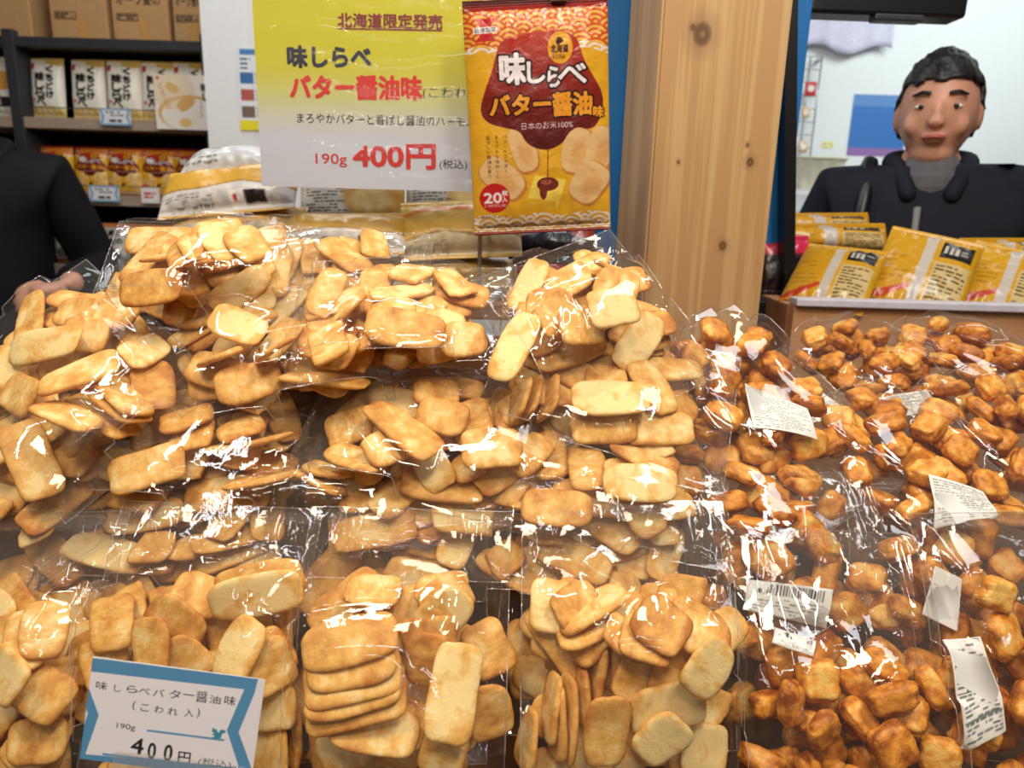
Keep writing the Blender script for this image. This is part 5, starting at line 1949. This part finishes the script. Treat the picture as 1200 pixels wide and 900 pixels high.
front('bag with crackers standing on edge', 'clear front bag of rice crackers with a row of crackers standing on edge', 'cracker', 735, 775, seed=14, roll=-1,
      forced=[(645, 730, 650, 690, PALE), (650, 725, 700, 695, GOLD), (755, 735, 800, 710, GOLD), (780, 715, 850, 750, GOLD), (640, 870, 650, 790, E(4)), (652, 890, 655, 800, E(4)), (667, 895, 668, 790, E(4)), (681, 840, 682, 790, E(4)),
              (612, 900, 625, 830, E(3)), (697, 800, 699, 775, E(4)), (716, 790, 717, 765, E(4)), (735, 820, 760, 770), (775, 820, 800, 765, GOLD), (655, 735, 730, 690, E(2)), (665, 745, 700, 735, E(2)), (685, 765, 705, 740, E(2)),
              (715, 735, 755, 765, E(1.2, .05)), (730, 740, 785, 760, E(.8, .05)), (800, 735, 850, 755, E(.8, .05)), (760, 720, 790, 745, BROWN), (810, 875, 840, 880, PALE),
              (735, 835, 830, 822, PALE), (810, 812, 850, 755, PALE), (750, 890, 800, 840, PALE), (711, 905, 711, 808, GOLD)])
front('front bag of square puffs', 'clear front bag packed with square golden fried rice puffs', 'puff', 985, 805, seed=15, n=190, roll=1, level=1.0, W_=0.195, Tt=.034, b=.1, cy=-.045, L_=.29,
      stickers=[([(950, 768), (908, 755), (915, 738), (958, 752)][::1], 'bar', 3)])
front('puff bag at the right edge', 'clear bag of fried rice puffs cut off by the right frame edge', 'puff', 1215, 790, seed=16, n=170, roll=-3, W_=0.19,
      stickers=[([(1125, 880), (1165, 850), (1145, 745), (1112, 752)], 'form', 5)])
# second row behind them
B = dict(tilt=58, W_=0.21, L_=0.27, cy=-0.03, Tb=0.022, Tt=0.024, curl=-0.25, crease=24, amp=0.004, n=56)


def back(short, label, kind, px, py, Y, **kw):
    d = dict(B)
    d.update(kw)
    return clear_bag(short, label, kind, px, py, Y, yaw=d.pop('yaw', 90), **d)


back('second-row bag at the left', 'clear second-row bag behind the leftmost front bag', 'cracker', 40, 716, .67, roll=-6, seed=21)
back('second-row bag above the price card', 'clear second-row bag peeking over the bag behind the price card', 'cracker', 240, 704, .68, roll=4, seed=22)
back('second-row bag behind the neat stack', 'clear second-row bag peeking over the bag with the neat stack', 'cracker', 452, 722, .67, roll=-3, seed=23)
back('second-row bag behind edge-on crackers', 'clear second-row bag peeking over the bag of edge-on crackers', 'cracker', 705, 704, .68, roll=5, seed=24)
back('second-row puff bag', 'clear second-row puff bag with a white label behind the square puffs', 'puff', 930, 706, .675, roll=-5, seed=25, n=170,
     stickers=[([(958, 736), (866, 715), (872, 680), (966, 692)], 'bar', 8)])
back('second-row puff bag at right', 'clear second-row puff bag with a white packet near the right edge', 'puff', 1115, 715, .675, roll=5, seed=26, n=170,
     stickers=[([(1065, 720), (1105, 740), (1112, 680), (1080, 665)], 'pale', 9)])

# the heap of lying bags, lowest first
H = dict(W_=0.19, L_=0.275, Tb=0.024, Tt=0.027, n=90, cy=-.014)


def heap(short, label, px, py, Y, kind='cracker', **kw):
    d = dict(H)
    d.update(kw)
    return clear_bag(short, label, kind, px, py, Y, **d)


heap('lowest heap bag at the right', 'lowest clear bag of rice crackers at the right of the heap', 690, 618, .735, tilt=28, yaw=0, seed=31, forced=[(593, 606, 678, 610, E(1.5)), (593, 592, 690, 600, E(1.0)), (610, 620, 690, 625, GOLD)])
heap('lowest heap bag in the middle', 'lowest clear bag of rice crackers in the middle of the heap', 470, 590, .735, tilt=28, yaw=180, seed=32, forced=[(348, 551, 400, 577, E(1)), (360, 545, 410, 560, E(.8)), (471, 568, 568, 572, GOLD)])
heap('lowest heap bag at the left', 'lowest clear bag of rice crackers at the left of the heap', 240, 600, .735, tilt=28, yaw=0, seed=33, forced=[(145, 580, 180, 585), (217, 582, 317, 574, GOLD)])
heap('left edge low bag', 'clear bag of crackers at the left frame edge under the big upper bag', 35, 548, .735, tilt=38, yaw=-40, seed=34, forced=[(55, 530, 110, 545, BROWN), (0, 510, 12, 545, GOLD), (25, 505, 50, 575)])
heap('low right heap bag', 'clear bag of crackers low on the right side of the heap', 705, 552, .755, tilt=34, yaw=-10, seed=35,
     forced=[(636, 513, 651, 560, GOLD), (600, 545, 640, 520), (686, 530, 690, 572, GOLD), (720, 540, 750, 590), (716, 522, 796, 550, GOLD), (707, 566, 793, 571, PALE)])
heap('low middle heap bag', 'clear bag of crackers low in the middle of the heap', 500, 512, .765, tilt=36, yaw=170, W_=.18, seed=36,
     forced=[(391, 505, 424, 496), (386, 526, 450, 551, E(.6)), (430, 540, 480, 515), (545, 470, 560, 520), (484, 463, 538, 458, GOLD), (488, 484, 551, 501, GOLD), (538, 534, 614, 526, dict(tone=-.03)), (437, 471, 509, 534, GOLD)])
heap('low left heap bag', 'clear bag of crackers low on the left side of the heap', 250, 522, .765, tilt=34, yaw=0, seed=37,
     forced=[(236, 531, 346, 510, E(1.0)), (245, 540, 346, 522, E(1)), (270, 510, 296, 498, GOLD), (203, 515, 250, 510), (186, 502, 253, 481, GOLD), (127, 561, 215, 536)])
heap('big left upper bag', 'big clear bag of crackers at the left edge on top of the heap', 90, 444, .775, tilt=48, yaw=-40, W_=.2, L_=.27, n=60, seed=38, Tt=.028,
     forced=[(177, 426, 182, 480, BROWN), (89, 468, 152, 510, E(1.3)), (114, 451, 165, 498, E(1.3)), (120, 440, 165, 485, E(1.3)), (46, 472, 110, 500, E(1)), (4, 451, 42, 472), (72, 365, 110, 368, GOLD), (114, 371, 165, 378), (80, 390, 120, 395), (0, 405, 105, 405, PALE), (150, 426, 188, 397, PALE), (46, 455, 139, 422)])
heap('middle-right heap bag', 'clear bag of crackers under the top right bag on the heap', 715, 460, .795, tilt=40, yaw=-15, seed=39,
     forced=[(605, 490, 612, 450, E(2)), (620, 490, 628, 445, E(2)), (640, 492, 646, 445, E(2)), (690, 440, 730, 445, GOLD), (670, 500, 745, 495, GOLD), (745, 425, 785, 480), (669, 467, 762, 467, PALE)])
heap('middle-left heap bag', 'clear bag of crackers with a pointed flap left of the top middle bag', 310, 415, .815, tilt=40, yaw=195, seed=40,
     forced=[(253, 460, 330, 438, GOLD), (240, 425, 275, 410, E(1)), (330, 440, 430, 450, E(.8)), (300, 425, 345, 395, E(1.2)), (375, 395, 395, 430), (215, 370, 250, 375), (253, 384, 313, 396, PALE)])
heap('top middle bag', 'clear bag of crackers with a bright wrinkled top in the middle of the heap', 478, 378, .825, tilt=36, yaw=5, W_=.18, L_=.26, seed=41, crease=26, amp=.004,
     forced=[(395, 375, 420, 350, E(1)), (410, 380, 440, 350, E(1)), (378, 429, 420, 441), (380, 385, 390, 425), (440, 360, 480, 355), (492, 361, 543, 372, PALE), (517, 399, 568, 399), (429, 382, 522, 391, GOLD)])
heap('top right bag', 'clear bag of crackers on the heap in front of the wooden post', 690, 385, .835, tilt=44, yaw=-62, W_=.205, L_=.25, n=60, seed=42, crease=24, amp=.004, Tt=.03, curl=.2,
     forced=[(669, 315, 712, 323, E(1)), (700, 312, 740, 330, E(1)), (640, 340, 690, 325), (620, 400, 660, 390, GOLD), (700, 330, 745, 340, GOLD), (619, 357, 665, 357, GOLD), (636, 382, 669, 361, GOLD), (661, 391, 699, 382), (686, 366, 750, 353, PALE), (581, 441, 623, 374, PALE)])
heap('upper back bag', 'clear bag of crackers behind the top left and top middle bags', 375, 328, .93, tilt=38, yaw=0, seed=43)
heap('top left bag', 'clear bag of layered crackers at the top left of the heap', 242, 325, .875, tilt=48, yaw=0, W_=.165, L_=.255, n=55, seed=44, Tt=.03,
     forced=[(169, 303, 249, 297, E(1)), (175, 315, 225, 320, E(1)), (220, 308, 255, 308, E(1)), (237, 325, 249, 354, GOLD), (253, 316, 266, 350), (270, 308, 296, 346, PALE), (300, 320, 325, 345), (137, 340, 213, 334, BROWN)])
# fried rice puffs at the right
Pf = dict(W_=0.17, L_=0.27, Tb=0.026, Tt=0.034, n=190, cy=-0.02)


def puffs(short, label, px, py, Y, **kw):
    d = dict(Pf)
    d.update(kw)
    return clear_bag(short, label, 'puff', px, py, Y, **d)


puffs('low puff bag beside the heap', 'clear puff bag lying lowest beside the cracker heap', 890, 600, .745, tilt=30, yaw=-60, seed=51, n=170)
puffs('puff bag at right edge', 'clear puff bag at the right edge behind the one with a slanted label', 1190, 545, .80, tilt=36, yaw=-60, seed=52)
puffs('back corner puff bag', 'clear puff bag in the back right corner under the wooden board', 1160, 440, .98, tilt=22, yaw=-50, seed=53, n=170)
puffs('puff bag below wooden board', 'clear puff bag with two small labels just below the wooden board', 1040, 452, .95, tilt=26, yaw=-55, seed=54, n=180,
      stickers=[([(958, 478), (1002, 464), (972, 443), (940, 448)], 'table', 2), ([(1050, 486), (1100, 484), (1080, 468), (1030, 472)], 'table', 4)])
puffs('slanted-label puff bag', 'clear puff bag with a slanted white label near the right edge', 1085, 570, .765, tilt=38, yaw=-55, seed=55, W_=.18, L_=.28,
      stickers=[([(1090, 625), (1160, 618), (1140, 588), (1075, 570)], 'table', 6)])
puffs('large-label puff bag', 'clear puff bag with a large white label beside the cracker heap', 885, 492, .815, tilt=44, yaw=-58, seed=56, W_=.18, L_=.29, n=200,
      stickers=[([(876, 512), (952, 523), (938, 490), (866, 462)], 'table', 7)])

# ------------------------------------------------------------------ the pieces in the bags: those that show are things of their own
def place_pieces():
    vs, fs, own = [], [], []
    for k, (kind, bi, me, M, tone) in enumerate(PIECES):
        o = len(vs)
        vs += [M @ v.co for v in me.vertices]
        for p in me.polygons:
            fs.append([i + o for i in p.vertices]); own.append(k)
    bvh = BVHTree.FromPolygons(vs, fs)
    hits = {}
    st = 3
    for py in range(1, 900, st):
        for px in range(1, 1200, st):
            h = bvh.ray_cast(CAM, ray(px, py))
            if h[0] is not None:
                k = own[h[2]]
                e = hits.setdefault(k, [0, 0, 0])
                e[0] += 1; e[1] += px; e[2] += py
    print('PER BAG', [sum(1 for q in PIECES if q[1] == b) for b in range(len(BAGS))])
    NAMES = dict(cracker='rice_cracker', puff='fried_rice_puff')
    WORD = dict(cracker='rice cracker', puff='rice puff')
    for kind in ('cracker', 'puff'):
        ids = [k for k in range(len(PIECES)) if PIECES[k][0] == kind]
        ids.sort(key=lambda k: -hits.get(k, (0,))[0])
        shown = [k for k in ids if hits.get(k, (0,))[0] >= 2][:300]
        rest = [k for k in ids if k not in set(shown)]
        print('PIECES', kind, len(ids), 'in view', sum(1 for k in ids if k in hits), 'own', len(shown))
        bybag = {}
        for k in shown:
            bybag.setdefault(PIECES[k][1], []).append(k)
        for bi, ks in bybag.items():
            bag = BAGS[bi]
            ks = sorted(ks, key=lambda k: hits[k][2] / hits[k][0])
            nb = 1 if len(ks) <= 5 else (2 if len(ks) <= 10 else (3 if len(ks) <= 18 else 4))
            bands = [ks[len(ks) * i // nb: len(ks) * (i + 1) // nb] for i in range(nb)]
            bname = {1: [''], 2: ['upper', 'lower'], 3: ['top', 'middle', 'bottom'], 4: ['top', 'upper middle', 'lower middle', 'bottom']}[nb]
            for band, bn in zip(bands, bname):
                band = sorted(band, key=lambda k: hits[k][1] / hits[k][0])
                for i, k in enumerate(band):
                    _, _, me, M, tone = PIECES[k]
                    ob = bpy.data.objects.new(NAMES[kind], me)
                    COL.objects.link(ob)
                    ob.matrix_world = M
                    ob['tone'] = tone
                    ordn = ['first', 'second', 'third', 'fourth', 'fifth', 'sixth', 'seventh', 'eighth', 'ninth', 'tenth', 'eleventh', 'twelfth', 'thirteenth', 'fourteenth', 'fifteenth', 'sixteenth', 'seventeenth', 'eighteenth'][min(i, 17)]
                    look = ('only' if len(band) == 1 else 'leftmost' if i == 0 else 'rightmost' if i == len(band) - 1 else ordn + ' from left')
                    tn = 'pale ' if tone < -0.09 else ('browned ' if tone > 0.1 else '')
                    row = f', {bn} row' if bn else ''
                    lab = f'{tn}{WORD[kind]} {look}{row}, {bag["short"]}'
                    tag(ob, lab, 'rice cracker' if kind == 'cracker' else 'rice puff', f'{"rice crackers" if kind == "cracker" else "fried rice puffs"} in the clear bags')
        # the deeper ones nobody can tell apart
        v2, f2, t2 = [], [], []
        for k in rest:
            _, _, me, M, tone = PIECES[k]
            o = len(v2)
            v2 += [tuple(M @ v.co) for v in me.vertices]
            f2 += [[i + o for i in p.vertices] for p in me.polygons]
            a = np.zeros(len(me.vertices)); me.attributes['toast'].data.foreach_get('value', a)
            t2 += list(a)
        if v2:
            me = finish_piece('x', v2, f2, t2, M_CRACK if kind == 'cracker' else M_PUFF)
            nm = 'rice_cracker_filling' if kind == 'cracker' else 'rice_puff_filling'
            me.name = nm
            ob = link(bpy.data.objects.new(nm, me))
            tag(ob, f'deeper {"rice crackers" if kind == "cracker" else "fried rice puffs"} mostly hidden inside the clear bags', 'rice cracker' if kind == 'cracker' else 'rice puff', kind='stuff')


place_pieces()
